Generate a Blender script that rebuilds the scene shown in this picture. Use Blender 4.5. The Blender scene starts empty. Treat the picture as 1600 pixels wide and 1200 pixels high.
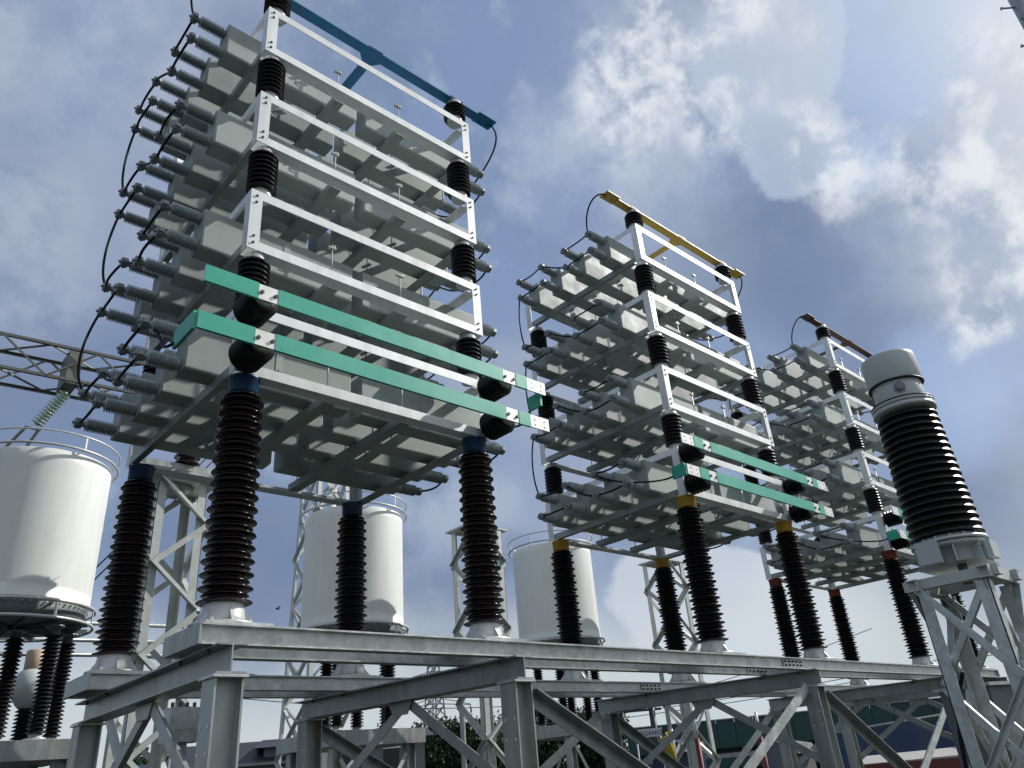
import bpy, math, random
from mathutils import Vector, Matrix
random.seed(7)
sc = bpy.context.scene
COL = sc.collection

# ------------------------------------------------------------------ camera, sky, sun, exposure
YAW, PITCH, ROLL, FPX = 0.77237, 0.46824, -0.086795, 1204.88
CAM = Vector((-1.6593, -4.1185, 1.6))
cy_, sy_, cp_, sp_ = math.cos(YAW), math.sin(YAW), math.cos(PITCH), math.sin(PITCH)
FWD = Vector((sy_*cp_, cy_*cp_, sp_)); RT0 = Vector((cy_, -sy_, 0)); UP0 = RT0.cross(FWD)
RT = math.cos(ROLL)*RT0 + math.sin(ROLL)*UP0
UP = -math.sin(ROLL)*RT0 + math.cos(ROLL)*UP0
cam = bpy.data.cameras.new('camera'); camo = bpy.data.objects.new('camera', cam); COL.objects.link(camo)
m = Matrix((( RT.x, UP.x, -FWD.x, CAM.x), (RT.y, UP.y, -FWD.y, CAM.y), (RT.z, UP.z, -FWD.z, CAM.z), (0,0,0,1)))
camo.matrix_world = m
cam.sensor_fit = 'HORIZONTAL'; cam.sensor_width = 36.0; cam.lens = 36.0*FPX/1600.0
cam.clip_start = 0.05; cam.clip_end = 3000
sc.camera = camo

SUN_AZ, SUN_EL = math.radians(111), math.radians(38)
SUN = Vector((math.sin(SUN_AZ)*math.cos(SUN_EL), math.cos(SUN_AZ)*math.cos(SUN_EL), math.sin(SUN_EL)))
sl = bpy.data.lights.new('sun', 'SUN'); sl.energy = 4.3; sl.angle = math.radians(0.6); sl.color = (1.0, 0.97, 0.92)
slo = bpy.data.objects.new('sun', sl); COL.objects.link(slo)
slo.rotation_euler = (-SUN).to_track_quat('-Z', 'Y').to_euler(); slo.location = (30, -10, 30)
sc.view_settings.view_transform = 'Standard'; sc.view_settings.look = 'None'
sc.view_settings.exposure = 0.08; sc.view_settings.gamma = 1.0
sc.view_settings.use_curve_mapping = False

def dirpx(px, py):
    d = FWD + (px-800)/FPX*RT - (py-600)/FPX*UP
    return d.normalized()

world = bpy.data.worlds.new("World"); sc.world = world; world.use_nodes = True
def build_sky():
    nt = world.node_tree; nt.nodes.clear(); N = nt.nodes.new; L = nt.links.new
    out = N('ShaderNodeOutputWorld'); bg = N('ShaderNodeBackground'); bg.inputs['Strength'].default_value = 0.1
    L(bg.outputs[0], out.inputs[0])
    sky = N('ShaderNodeTexSky'); sky.sky_type = 'NISHITA'; sky.sun_disc = False
    sky.sun_elevation = SUN_EL; sky.sun_rotation = SUN_AZ; sky.altitude = 50; sky.dust_density = 2.0; sky.ozone_density = 1.5
    tc = N('ShaderNodeTexCoord'); D = tc.outputs['Generated']
    def val(x): n = N('ShaderNodeValue'); n.outputs[0].default_value = x; return n.outputs[0]
    def mth(op, a, b=None, clamp=False):
        n = N('ShaderNodeMath'); n.operation = op; n.use_clamp = clamp
        for i, x in enumerate((a, b)):
            if x is None: continue
            if isinstance(x, (int, float)): n.inputs[i].default_value = x
            else: L(x, n.inputs[i])
        return n.outputs[0]
    def vm(op, a, b=None):
        n = N('ShaderNodeVectorMath'); n.operation = op
        for i, x in enumerate((a, b)):
            if x is None: continue
            if isinstance(x, (tuple, Vector)): n.inputs[i].default_value = tuple(x)
            else: L(x, n.inputs[i])
        return n.outputs['Value'] if op == 'DOT_PRODUCT' else n.outputs['Vector']
    def noise(vec, scale, detail=6, rough=.55, dist=0.0):
        n = N('ShaderNodeTexNoise'); n.inputs['Scale'].default_value = scale; n.inputs['Detail'].default_value = detail
        n.inputs['Roughness'].default_value = rough; n.inputs['Distortion'].default_value = dist
        L(vec, n.inputs['Vector']); return n.outputs['Fac']
    def smooth(x, a, b, lo=0., hi=1.):
        n = N('ShaderNodeMapRange'); n.interpolation_type = 'SMOOTHSTEP'
        L(x, n.inputs['Value']); n.inputs['From Min'].default_value = a; n.inputs['From Max'].default_value = b
        n.inputs['To Min'].default_value = lo; n.inputs['To Max'].default_value = hi; return n.outputs['Result']
    def mix(f, a, b):
        n = N('ShaderNodeMix'); n.data_type = 'RGBA'; n.clamp_factor = True
        if isinstance(f, (int, float)): n.inputs['Factor'].default_value = f
        else: L(f, n.inputs['Factor'])
        for i, x in (('A', a), ('B', b)):
            s = [q for q in n.inputs if q.name == i and q.type == 'RGBA'][0]
            if isinstance(x, tuple): s.default_value = (*x, 1)
            else: L(x, s)
        return [q for q in n.outputs if q.type == 'RGBA'][0]
    # a wandering copy of the direction, so cloud banks get ragged outlines
    def warp(scale, amt, rough):
        nz = N('ShaderNodeTexNoise'); nz.inputs['Scale'].default_value = scale; nz.inputs['Detail'].default_value = 9; nz.inputs['Roughness'].default_value = rough
        L(D, nz.inputs['Vector'])
        off = vm('SUBTRACT', nz.outputs['Color'], (.5, .5, .5))
        q = N('ShaderNodeVectorMath'); q.operation = 'SCALE'; L(off, q.inputs[0]); q.inputs['Scale'].default_value = amt
        return vm('NORMALIZE', vm('ADD', D, q.outputs[0]))
    W = warp(3.0, .26, .55); W2 = warp(7.0, .09, .6)
    def bank(px, py, r_in, r_out, src=None):       # a cloud bank standing in one direction of the sky
        d = dirpx(px, py)
        return smooth(vm('DOT_PRODUCT', src or W, d), math.cos(math.radians(r_out)), math.cos(math.radians(r_in)))
    def add(*xs):
        r = xs[0]
        for x in xs[1:]: r = mth('MAXIMUM', r, x)
        return r
    sep = N('ShaderNodeSeparateXYZ'); L(D, sep.inputs[0])
    n_big = noise(D, 3.1, 8, .55); n_mid = noise(D, 8.0, 9, .60, .1); n_fine = noise(D, 17.0, 9, .62, .15)
    base = mix(.82, sky.outputs[0], (2.25, 3.1, 5.0))                  # thin high veil over the blue
    c = mix(smooth(n_big, .40, .60), base, (3.15, 3.75, 5.0))              # grey-lavender cloud layer
    storm = mth('MULTIPLY', smooth(noise(D, 4.2, 9, .58, .2), .47, .63), .50)
    c = mix(storm, c, (1.7, 2.4, 3.65))
    c = mix(mth('MULTIPLY', mth('MULTIPLY', smooth(n_mid, .50, .66), smooth(n_big, .55, .40)), .5), c, (4.35, 5.15, 6.3))
    dark = add(bank(1215, 400, 1, 9), bank(1120, 420, 1, 6), bank(420, 900, 2, 11), bank(680, 905, 2, 9), bank(30, 480, 1, 9), bank(100, 620, 1, 8), bank(1400, 520, 1, 9), bank(1590, 820, 2, 11), bank(300, 830, 1, 8))
    c = mix(mth('MULTIPLY', dark, .72), c, (1.5, 2.1, 3.45))
    c = mix(mth('MULTIPLY', bank(1010, 400, 1, 8), .5), c, (3.1, 3.6, 4.6))
    pale = add(bank(110, 70, 1, 9), bank(60, 400, 1, 6), bank(1060, 90, 3, 13), bank(950, 200, 2, 10), bank(1560, 250, 3, 12), bank(700, 800, 1, 7))
    c = mix(mth('MULTIPLY', mth('MULTIPLY', pale, smooth(n_mid, .34, .60)), .65), c, (4.4, 5.1, 6.3))
    blue = add(bank(1400, 110, 1, 5, W2), bank(1490, 25, 0, 5, W2), bank(1340, 250, 0, 3, W2), bank(1330, 20, 0, 3, W2), bank(1500, 580, 1, 6, W))
    c = mix(mth('MULTIPLY', blue, .75), c, (3.2, 4.5, 7.2))
    # the smooth pale flank of the big cloud ends in a crisp edge against the blue
    flank = mth('MAXIMUM', bank(1205, 90, 4.5, 5.1, W2), bank(1245, 225, 2.9, 3.5, W2))
    c = mix(mth('MULTIPLY', flank, .62), c, (4.9, 5.7, 7.1))
    puff = add(bank(1070, 90, 1, 7), bank(1000, 50, 1, 6), bank(950, 150, 0, 6), bank(1120, 170, 0, 5), bank(1290, 260, 0, 4), bank(1180, 10, 0, 5),
               bank(1600, 130, 1, 7), bank(1450, 240, 0, 5), bank(1560, 230, 0, 5), bank(1590, 360, 1, 6), bank(1540,460,0,3))
    pf = mth('MULTIPLY', puff, smooth(mth('ADD', mth('MULTIPLY', n_mid, .55), mth('MULTIPLY', n_fine, .45)), .44, .58))
    c = mix(mth('MULTIPLY', pf, .92), c, (7.7, 8.0, 8.5))
    c = mix(mth('MULTIPLY', mth('MULTIPLY', puff, smooth(n_fine, .50, .36)), .35), c, (4.1, 4.7, 5.8))
    # thin cloud around the sun glows; sunlit cloud stands in the half of the sky opposite the banks
    sd = vm('DOT_PRODUCT', D, SUN)
    c = mix(mth('MULTIPLY', smooth(sd, math.cos(math.radians(27)), math.cos(math.radians(8))), .6), c, (8.6, 8.8, 9.0))
    c = mix(mth('MULTIPLY', smooth(sd, math.cos(math.radians(14)), math.cos(math.radians(3))), .9), c, (26, 25.5, 24.5))
    south = smooth(mth('ADD', vm('DOT_PRODUCT', D, Vector((.45,-.86,.25)).normalized()), mth('MULTIPLY', mth('SUBTRACT', n_big, .5), .5)), .15, .75)
    c = mix(mth('MULTIPLY', south, .7), c, (7.6, 7.9, 8.1))
    # bright milky air towards the horizon
    hz = smooth(mth('ADD', sep.outputs['Z'], mth('MULTIPLY', mth('SUBTRACT', n_big, .5), .40)), .24, .07)
    c = mix(mth('MULTIPLY', hz, .93), c, (5.7, 6.3, 6.5))
    low = add(bank(1230, 990, 1, 7), bank(1060, 930, 4.2, 5.0, W2), bank(1160, 950, 3.6, 4.3, W2))
    c = mix(mth('MULTIPLY', low, .7), c, (6.2, 6.7, 7.4))
    L(c, bg.inputs['Color'])
build_sky()

# ------------------------------------------------------------------ materials
def new_mat(name, base, rough=.5, metal=0., var=.0, scale=6., bump=0., spec=.5, coat=0., streak=False, dirt=None, dirt_amt=0., objvar=.05):
    mt = bpy.data.materials.new(name); mt.use_nodes = True
    nt = mt.node_tree; b = nt.nodes['Principled BSDF']
    b.inputs['Roughness'].default_value = rough; b.inputs['Metallic'].default_value = metal
    b.inputs['Specular IOR Level'].default_value = spec
    b.inputs['Coat Weight'].default_value = coat; b.inputs['Coat Roughness'].default_value = .08
    b.inputs['Base Color'].default_value = (*base, 1)
    N = nt.nodes.new; L = nt.links.new
    if var or dirt:
        g = N('ShaderNodeNewGeometry')
        mp = N('ShaderNodeMapping'); L(g.outputs['Position'], mp.inputs[0])
        if streak: mp.inputs['Scale'].default_value = (1, 1, .18)
        n = N('ShaderNodeTexNoise'); n.inputs['Scale'].default_value = scale; n.inputs['Detail'].default_value = 7; n.inputs['Roughness'].default_value = .65
        L(mp.outputs[0], n.inputs['Vector'])
        r = N('ShaderNodeMapRange'); L(n.outputs['Fac'], r.inputs[0]); r.inputs[1].default_value = .3; r.inputs[2].default_value = .7
        r.inputs[3].default_value = 1-var; r.inputs[4].default_value = 1+var
        mx = N('ShaderNodeVectorMath'); mx.operation = 'SCALE'; mx.inputs[0].default_value = base; L(r.outputs[0], mx.inputs['Scale'])
        last = mx.outputs[0]
        oi = N('ShaderNodeObjectInfo'); ro = N('ShaderNodeMapRange'); L(oi.outputs['Random'], ro.inputs[0])
        ro.inputs[3].default_value = 1-objvar; ro.inputs[4].default_value = 1+objvar
        sv = N('ShaderNodeVectorMath'); sv.operation = 'SCALE'; L(last, sv.inputs[0]); L(ro.outputs[0], sv.inputs['Scale']); last = sv.outputs[0]
        if dirt:
            n2 = N('ShaderNodeTexNoise'); n2.inputs['Scale'].default_value = scale*.55; n2.inputs['Detail'].default_value = 9; n2.inputs['Roughness'].default_value = .72
            L(mp.outputs[0], n2.inputs['Vector'])
            r2 = N('ShaderNodeMapRange'); L(n2.outputs['Fac'], r2.inputs[0]); r2.inputs[1].default_value = .5; r2.inputs[2].default_value = .72
            r2.inputs[3].default_value = 0; r2.inputs[4].default_value = dirt_amt
            m2 = N('ShaderNodeMix'); m2.data_type = 'RGBA'; L(r2.outputs[0], m2.inputs['Factor'])
            ia = [q for q in m2.inputs if q.type == 'RGBA']; L(last, ia[0]); ia[1].default_value = (*dirt, 1)
            last = [q for q in m2.outputs if q.type == 'RGBA'][0]
        L(last, b.inputs['Base Color'])
        rr = N('ShaderNodeMapRange'); L(n.outputs['Fac'], rr.inputs[0]); rr.inputs[1].default_value = .3; rr.inputs[2].default_value = .7
        rr.inputs[3].default_value = max(.04, rough*.8); rr.inputs[4].default_value = min(1, rough*1.2); L(rr.outputs[0], b.inputs['Roughness'])
        if bump:
            bp = N('ShaderNodeBump'); bp.inputs['Strength'].default_value = bump; bp.inputs['Distance'].default_value = .01
            L(n.outputs['Fac'], bp.inputs['Height']); L(bp.outputs[0], b.inputs['Normal'])
    return mt
M = {}
M['white'] = new_mat('white_aluminium', (.82, .84, .84), .42, .1, .07, 7, .06, streak=True, dirt=(.5,.51,.48), dirt_amt=.6)
M['galv'] = new_mat('galvanised_steel', (.50, .53, .52), .42, .5, .28, 13, .08, dirt=(.26,.27,.25), dirt_amt=.6)
M['galvd'] = new_mat('weathered_galvanised_steel', (.34, .365, .36), .46, .5, .26, 9, .08, streak=True, dirt=(.20,.16,.12), dirt_amt=.6)
M['lattice'] = new_mat('lattice_galvanised_steel', (.50, .53, .51), .5, .25, .10, 14, .05, dirt=(.35,.34,.31), dirt_amt=.4)
M['can'] = new_mat('grey_capacitor_paint', (.345, .385, .37), .58, 0, .05, 4, .03, spec=.3, dirt=(.22,.23,.20), dirt_amt=.55, objvar=.12)
M['bush'] = new_mat('grey_bushing_glaze', (.34, .38, .39), .25, 0, .05, 20)
M['clampm'] = new_mat('grey_clamp_metal', (.20, .22, .23), .4, .4, .1, 20)
M['brown'] = new_mat('brown_porcelain_glaze', (.013, .0065, .007), .15, 0, .15, 5)
M['black'] = new_mat('black_insulator_glaze', (.009, .008, .010), .34, 0, .1, 8, spec=.28)
M['silver'] = new_mat('silver_cap_metal', (.55, .56, .55), .42, .25, .08, 20)
M['cable'] = new_mat('black_cable_sheath', (.008, .008, .012), .65, spec=.25)
M['blue'] = new_mat('blue_paint', (.006, .045, .12), .35, 0, .1, 9, dirt=(.03,.06,.09), dirt_amt=.4)
M['yellow'] = new_mat('yellow_paint', (.52, .30, .03), .4, 0, .08, 9, dirt=(.3,.2,.06), dirt_amt=.4)
M['red'] = new_mat('red_brown_paint', (.20, .045, .025), .4, 0, .1, 9)
M['bluebar'] = new_mat('blue_bar_paint', (.012, .15, .32), .4, 0, .1, 9)
M['yellowbar'] = new_mat('yellow_bar_paint', (.62, .42, .07), .45, 0, .1, 9)
M['redbar'] = new_mat('maroon_bar_paint', (.10, .04, .035), .45, 0, .1, 9)
M['green'] = new_mat('green_sleeve', (.035, .40, .29), .42, 0, .06, 4)
M['bare'] = new_mat('bare_tinned_bar', (.80, .80, .76), .4, .2, .05, 12)
M['bolt'] = new_mat('dark_bolt', (.06, .06, .06), .45, .6)
M['tank'] = new_mat('white_drum_paint', (.68, .70, .67), .5, 0, .06, 3.5, .15, streak=True, dirt=(.50,.51,.47), dirt_amt=.6)
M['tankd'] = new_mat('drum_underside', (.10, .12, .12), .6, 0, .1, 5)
M['rust'] = new_mat('rusty_steel', (.15, .155, .14), .6, .3, .2, 3, dirt=(.12,.06,.04), dirt_amt=.6)
M['glassins'] = new_mat('pale_green_glass', (.45, .60, .50), .12, 0, .05, 20, spec=.8)
M['cthead'] = new_mat('ct_head_paint', (.46, .50, .49), .35, 0, .05, 5, dirt=(.42,.43,.40), dirt_amt=.5)
M['teal'] = new_mat('teal_cladding', (.020, .075, .068), .6, 0, .10, .35, dirt=(.03,.08,.075), dirt_amt=.5)
M['tarp'] = new_mat('blue_tarpaulin', (.008, .024, .065), .6, 0, .12, 1.6, .3)
M['wallgrey'] = new_mat('grey_render', (.16, .17, .18), .8, 0, .15, 1.2, dirt=(.1,.1,.1), dirt_amt=.5)
M['roofred'] = new_mat('red_brown_sheet', (.12, .03, .025), .6, 0, .15, 2)
M['roofpale'] = new_mat('pale_roof_edge', (.34, .32, .29), .6, 0, .15, 6)
M['darkroof'] = new_mat('dark_sheet_roof', (.03, .035, .04), .6, 0, .2, 2)
M['signw'] = new_mat('sign_board_grey', (.52, .53, .52), .5, 0, .05, 8)
M['signt'] = new_mat('sign_lettering_navy', (.02, .03, .08), .5)
M['flagy'] = new_mat('yellow_cloth', (.60, .50, .05), .6, 0, .1, 9)
M['postred'] = new_mat('red_post_paint', (.16, .012, .018), .6)
M['postwhite'] = new_mat('white_post_paint', (.75, .75, .75), .4)
M['tan'] = new_mat('tan_cap_paint', (.42, .32, .22), .5)
M['bark'] = new_mat('tree_bark', (.10, .07, .05), .9, 0, .2, 8)
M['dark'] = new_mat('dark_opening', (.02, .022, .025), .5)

def foliage_mat(name, c1, c2):
    mt = bpy.data.materials.new(name); mt.use_nodes = True
    nt = mt.node_tree; b = nt.nodes['Principled BSDF']; N = nt.nodes.new; L = nt.links.new
    g = N('ShaderNodeNewGeometry'); r = N('ShaderNodeMapRange')
    n = N('ShaderNodeTexNoise'); n.inputs['Scale'].default_value = 1.3; L(g.outputs['Position'], n.inputs['Vector'])
    ad = N('ShaderNodeMath'); ad.operation = 'ADD'; L(n.outputs['Fac'], ad.inputs[0])
    m1 = N('ShaderNodeMath'); m1.operation = 'MULTIPLY'; L(g.outputs['Random Per Island'], m1.inputs[0]); m1.inputs[1].default_value = .5; L(m1.outputs[0], ad.inputs[1])
    L(ad.outputs[0], r.inputs[0]); r.inputs[1].default_value = .35; r.inputs[2].default_value = 1.1
    mx = N('ShaderNodeMix'); mx.data_type = 'RGBA'; L(r.outputs[0], mx.inputs['Factor'])
    q = [i for i in mx.inputs if i.type == 'RGBA']; q[0].default_value = (*c1, 1); q[1].default_value = (*c2, 1)
    L([i for i in mx.outputs if i.type == 'RGBA'][0], b.inputs['Base Color']); b.inputs['Roughness'].default_value = .55
    return mt
M['leaf'] = foliage_mat('dark_green_leaves', (.012, .032, .010), (.034, .070, .020))
M['leaf2'] = foliage_mat('yellow_green_leaves', (.035, .070, .018), (.10, .15, .035))

def ground_mat():
    mt = new_mat('gravel_and_grass_ground', (.030, .032, .027), .95, 0, .35, 22, .4, spec=.08, dirt=(.030, .045, .020), dirt_amt=.9)
    return mt
M['ground'] = ground_mat()

# ------------------------------------------------------------------ mesh building
class MB:
    def __init__(s): s.v = []; s.f = []; s.sm = []
    def add(s, vs, fs, smooth=False):
        o = len(s.v); s.v += [tuple(p) for p in vs]
        s.f += [tuple(i+o for i in f) for f in fs]; s.sm += [smooth]*len(fs); return s
    def box(s, lo, hi):
        x0,y0,z0 = lo; x1,y1,z1 = hi
        return s.add([(x0,y0,z0),(x1,y0,z0),(x1,y1,z0),(x0,y1,z0),(x0,y0,z1),(x1,y0,z1),(x1,y1,z1),(x0,y1,z1)],
            [(0,3,2,1),(4,5,6,7),(0,1,5,4),(1,2,6,5),(2,3,7,6),(3,0,4,7)])
    def prof(s, pts, p0, p1, xd=None):
        """extrude the closed 2D outline pts (counter-clockwise) from p0 to p1; xd is the direction of the outline's x axis"""
        p0 = Vector(p0); p1 = Vector(p1); d = (p1-p0).normalized()
        xd = Vector(xd) if xd is not None else (Vector((0,0,1)).cross(d) if abs(d.z) < .95 else Vector((1,0,0)))
        xd = (xd - d*xd.dot(d)).normalized(); yd = d.cross(xd)
        n = len(pts)
        vs = [p0+xd*a+yd*b for a,b in pts]+[p1+xd*a+yd*b for a,b in pts]
        fs = [(i,(i+1)%n,n+(i+1)%n,n+i) for i in range(n)]+[tuple(range(n-1,-1,-1)), tuple(range(n,2*n))]
        return s.add(vs, fs)
    def bar(s, p0, p1, w, h, xd=None):
        return s.prof([(-w/2,-h/2),(w/2,-h/2),(w/2,h/2),(-w/2,h/2)], p0, p1, xd)
    def angle(s, p0, p1, a=.06, t=.006, xd=None, flip=False):
        f = -1 if flip else 1
        pts = [(0,0),(a*f,0),(a*f,t),(t*f,t),(t*f,a),(0,a)]
        if flip: pts = pts[::-1]
        return s.prof(pts, p0, p1, xd)
    def lathe(s, prof, p0, axis=(0,0,1), n=24, smooth=True):
        """prof: list of (radius, distance along axis)"""
        a = Vector(axis).normalized(); x = a.orthogonal().normalized(); y = a.cross(x); p0 = Vector(p0)
        vs = []; fs = []
        cs = [(math.cos(2*math.pi*i/n), math.sin(2*math.pi*i/n)) for i in range(n)]
        for r, t in prof:
            for c, q in cs: vs.append(p0+a*t+x*(r*c)+y*(r*q))
        for j in range(len(prof)-1):
            for i in range(n):
                k = (i+1) % n; fs.append((j*n+i, j*n+k, (j+1)*n+k, (j+1)*n+i))
        fs.append(tuple(range(n-1,-1,-1))); fs.append(tuple(range((len(prof)-1)*n, len(prof)*n)))
        o = len(s.v); s.v += [tuple(p) for p in vs]; s.f += [tuple(i+o for i in f) for f in fs]
        s.sm += [smooth]*(len(fs)-2)+[False, False]; return s
    def cyl(s, p0, p1, r, n=12, smooth=True, r1=None):
        d = Vector(p1)-Vector(p0); return s.lathe([(r,0),(r if r1 is None else r1,d.length)], p0, d, n, smooth)
    def tube(s, pts, r, n=6):
        pts = [Vector(p) for p in pts]; vs = []; fs = []; x = None
        for i, p in enumerate(pts):
            d = (pts[min(i+1,len(pts)-1)]-pts[max(i-1,0)]).normalized()
            x = d.orthogonal().normalized() if x is None else (x-d*x.dot(d)).normalized()
            y = d.cross(x)
            for k in range(n):
                a = 2*math.pi*k/n; vs.append(p+x*(r*math.cos(a))+y*(r*math.sin(a)))
        for j in range(len(pts)-1):
            for i in range(n):
                k = (i+1) % n; fs.append((j*n+i, j*n+k, (j+1)*n+k, (j+1)*n+i))
        fs.append(tuple(range(n-1,-1,-1))); fs.append(tuple(range((len(pts)-1)*n, len(pts)*n)))
        return s.add(vs, fs, True)
    def ring(s, c, R, r, n=48, k=6, a0=0, a1=2*math.pi):
        c = Vector(c); pts = [(c.x+R*math.cos(a0+(a1-a0)*i/n), c.y+R*math.sin(a0+(a1-a0)*i/n), c.z) for i in range(n+1)]
        return s.tube(pts, r, k)
    def mesh(s, name, mat, bevel=0):
        me = bpy.data.meshes.new(name); me.from_pydata(s.v, [], s.f)
        me.polygons.foreach_set('use_smooth', s.sm); me.materials.append(mat); me.update()
        return me

def ob(name, data, parent=None, loc=(0,0,0), rot=None):
    o = bpy.data.objects.new(name, data); COL.objects.link(o)
    if parent: o.parent = parent
    o.location = loc
    if rot: o.rotation_euler = rot
    return o
def thing(name, label, cat, loc=(0,0,0), group=None, data=None, kind=None, rot=None):
    o = ob(name, data, None, loc, rot)
    if kind: o['kind'] = kind
    if label: o['label'] = label
    if cat: o['category'] = cat
    if group: o['group'] = group
    return o
CACHE = {}
def cached(key, fn):
    if key not in CACHE: CACHE[key] = fn()
    return CACHE[key]

def bez(p0, p1, p2, p3, n=14):
    p0,p1,p2,p3 = map(Vector, (p0,p1,p2,p3)); out = []
    for i in range(n+1):
        t = i/n; out.append(p0*(1-t)**3+p1*3*t*(1-t)**2+p2*3*t*t*(1-t)+p3*t**3)
    return out

def I_pts(w, h, tw, tf):
    return [(-w/2,-h/2),(w/2,-h/2),(w/2,-h/2+tf),(tw/2,-h/2+tf),(tw/2,h/2-tf),(w/2,h/2-tf),(w/2,h/2),(-w/2,h/2),(-w/2,h/2-tf),(-tw/2,h/2-tf),(-tw/2,-h/2+tf),(-w/2,-h/2+tf)]

def sheds(z0, z1, nb, rc, rb, rs=None, taper=0.0):
    """profile of a ribbed insulator: nb large sheds, a small one between each pair when rs is given"""
    out = [(rc*.98, z0)]; p = (z1-z0)/nb
    for i in range(nb):
        k = 1 - taper*(i+.5)/nb; z = z0+i*p
        for (r, a, b) in ([(rb, 0, .5), (rs, .5, 1)] if rs else [(rb, 0, 1)]):
            w = (b-a)*p; zz = z+a*p
            out += [(rc*k, zz+.04*w), (rc*k*1.02, zz+.16*w), (r*k*.93, zz+.20*w), (r*k, zz+.27*w), (r*k*.985, zz+.36*w), (rc*k*1.18, zz+.78*w), (rc*k, zz+.93*w)]
    out.append((rc*.98*(1-taper), z1)); return out

# ------------------------------------------------------------------ ground (setting)
gm = MB(); gm.add([(-1500,-1500,0),(1500,-1500,0),(1500,1500,0),(-1500,1500,0)], [(0,1,2,3)])
thing('ground', None, None, kind='structure', data=gm.mesh('ground', M['ground']))

# ------------------------------------------------------------------ dimensions of the capacitor banks
S = [0.0, 4.603, 9.245]
W, DP, H = 2.065, 1.926, 0.5
ZT = [3.939, 4.878, 5.826, 6.775]                 # underside of each tier frame, from the bottom
TIER = ['bottom tier', 'third tier down', 'second tier down', 'top tier']
BANK = ['blue-topped bank', 'yellow-topped bank', 'maroon-topped bank']
SIDE = [['away from yellow bank', 'towards yellow bank'], ['towards blue bank', 'towards maroon bank'], ['towards yellow bank', 'away from yellow bank']]
POS = ['front', 'second', 'third', 'rear']
IX, IY = 0.1, 0.08
BEAM_T, BEAM_B = 2.41, 2.305

# ------------------------------------------------------------------ support steelwork under the banks
def build_support():
    t = thing('support_frame', 'galvanised steel beam and column platform carrying the three capacitor banks', 'steel frame', (0,0,0))
    Lx = 11.42
    for (y, z) in ((-.09, 0), (.31, 0), (1.67, 0), (2.11, 0)):
        mb = MB().prof(I_pts(.085, BEAM_T-BEAM_B, .007, .009), (-.09, y, (BEAM_T+BEAM_B)/2), (Lx, y, (BEAM_T+BEAM_B)/2), (0,1,0))
        ob('long_beam', mb.mesh('long_beam', M['galv']), t)
    # end plates tie each pair of long beams
    for x in (-.096, Lx+.006):
        for (a, b) in ((-.13, .35), (1.63, 2.15)):
            ob('end_plate', MB().box((x-.005,a,BEAM_B),(x+.005,b,BEAM_T-.002)).mesh('end_plate', M['galvd']), t)
    # splice plates with bolts
    for (x, y) in ((5.72,-.09),(5.72,.31),(5.72,1.67)):
        yy = y-.012
        sp = ob('splice_plate', MB().box((x-.17,yy-.004,BEAM_B+.02),(x+.17,yy+.004,BEAM_T-.02)).mesh('splice_plate', M['galv']), t)
        for i in range(5):
            for zz in (BEAM_B+.035, BEAM_T-.035):
                ob('bolt', cached('sbolt', lambda: MB().cyl((0,0,0),(0,-.016,0),.010,6,False).mesh('bolt', M['bolt'])), sp, (x-.14+.07*i, yy-.004, zz))
    crosses = [(.04,.12),(2.03,1.84),(5.98,5.64),(9.66,9.38),(11.38,11.34)]
    cz = BEAM_B-.075-.002
    for (xf, xr) in crosses:
        def X(y): return xf+(xr-xf)*(y+.22)/2.62
        mb = MB().prof(I_pts(.15, .146, .008, .010), (X(-.22),-.22,cz), (X(2.40),2.40,cz), (1,0,0))
        ob('cross_beam', mb.mesh('cross_beam', M['galvd']), t)
        for yb in (-.09,.31,1.67,2.11):        # clamp bolts on the flanges
            for s_ in (-1,1):
                ob('clamp_bolt', cached('clb', lambda: MB().cyl((0,0,-.035),(0,0,-.012),.013,6,False).mesh('clamp_bolt', M['bolt'])), t, (X(yb)+s_*.055, yb+.05, BEAM_B))
        ctop = cz-.073-.016
        for (y0, hh) in ((-.13,1),(2.27,1)):
            x = X(y0)
            c = MB().prof(I_pts(.15, .15, .009, .011)[::1], (x,y0,0), (x,y0,ctop), (0,1,0))
            co = ob('column', c.mesh('column', M['galvd']), t)
            ob('cap_plate', MB().box((x-.09,y0-.095,ctop),(x+.09,y0+.095,ctop+.014)).mesh('cap_plate', M['galv']), co)
            for zb in (1.92, 1.80):
                for q in (-.045, .045):
                    for s_ in (-1,):
                        ob('bolt_hole_plug', cached('plug', lambda: MB().cyl((0,0,0),(-.004,0,0),.007,8,False).mesh('bolt_hole_plug', M['bare'])), co, (x-.0752, y0+q, zb))
        # gusset and inverted-V brace under the cross beam
        ym = 1.07; xm = X(ym)
        ob('gusset_plate', MB().prof([(-.09,-.035),(.09,-.035),(.15,.055),(-.15,.055)], (xm-.004,ym,cz-.13), (xm+.004,ym,cz-.13), (0,1,0)).mesh('gusset_plate', M['galvd']), t)
        for ye in (-.05, 2.2):
            xe = X(ye)
            ob('diagonal_brace', MB().angle((xm+.006,ym+(.04 if ye>ym else -.04),cz-.10), (xe+.006,ye,1.46), .075, .007, (1,0,0)).mesh('diagonal_brace', M['galvd']), t)
    # X bracing along the rows between the last three columns
    for (a, b) in ((1,2),(2,3)):
        for (y0, k) in ((-.13,0),(2.27,1)):
            xa = crosses[a][k]; xb = crosses[b][k]; zt, zb = 2.10, .20
            ob('row_brace', MB().angle((xa+.09,y0-.012,zt), (xb-.09,y0-.012,zb), .09, .008, (0,-1,0)).mesh('row_brace', M['galvd']), t)
            ob('row_brace', MB().angle((xa+.09,y0+.012,zb), (xb-.09,y0+.012,zt), .09, .008, (0,1,0)).mesh('row_brace', M['galv']), t)
    return t
build_support()

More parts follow.
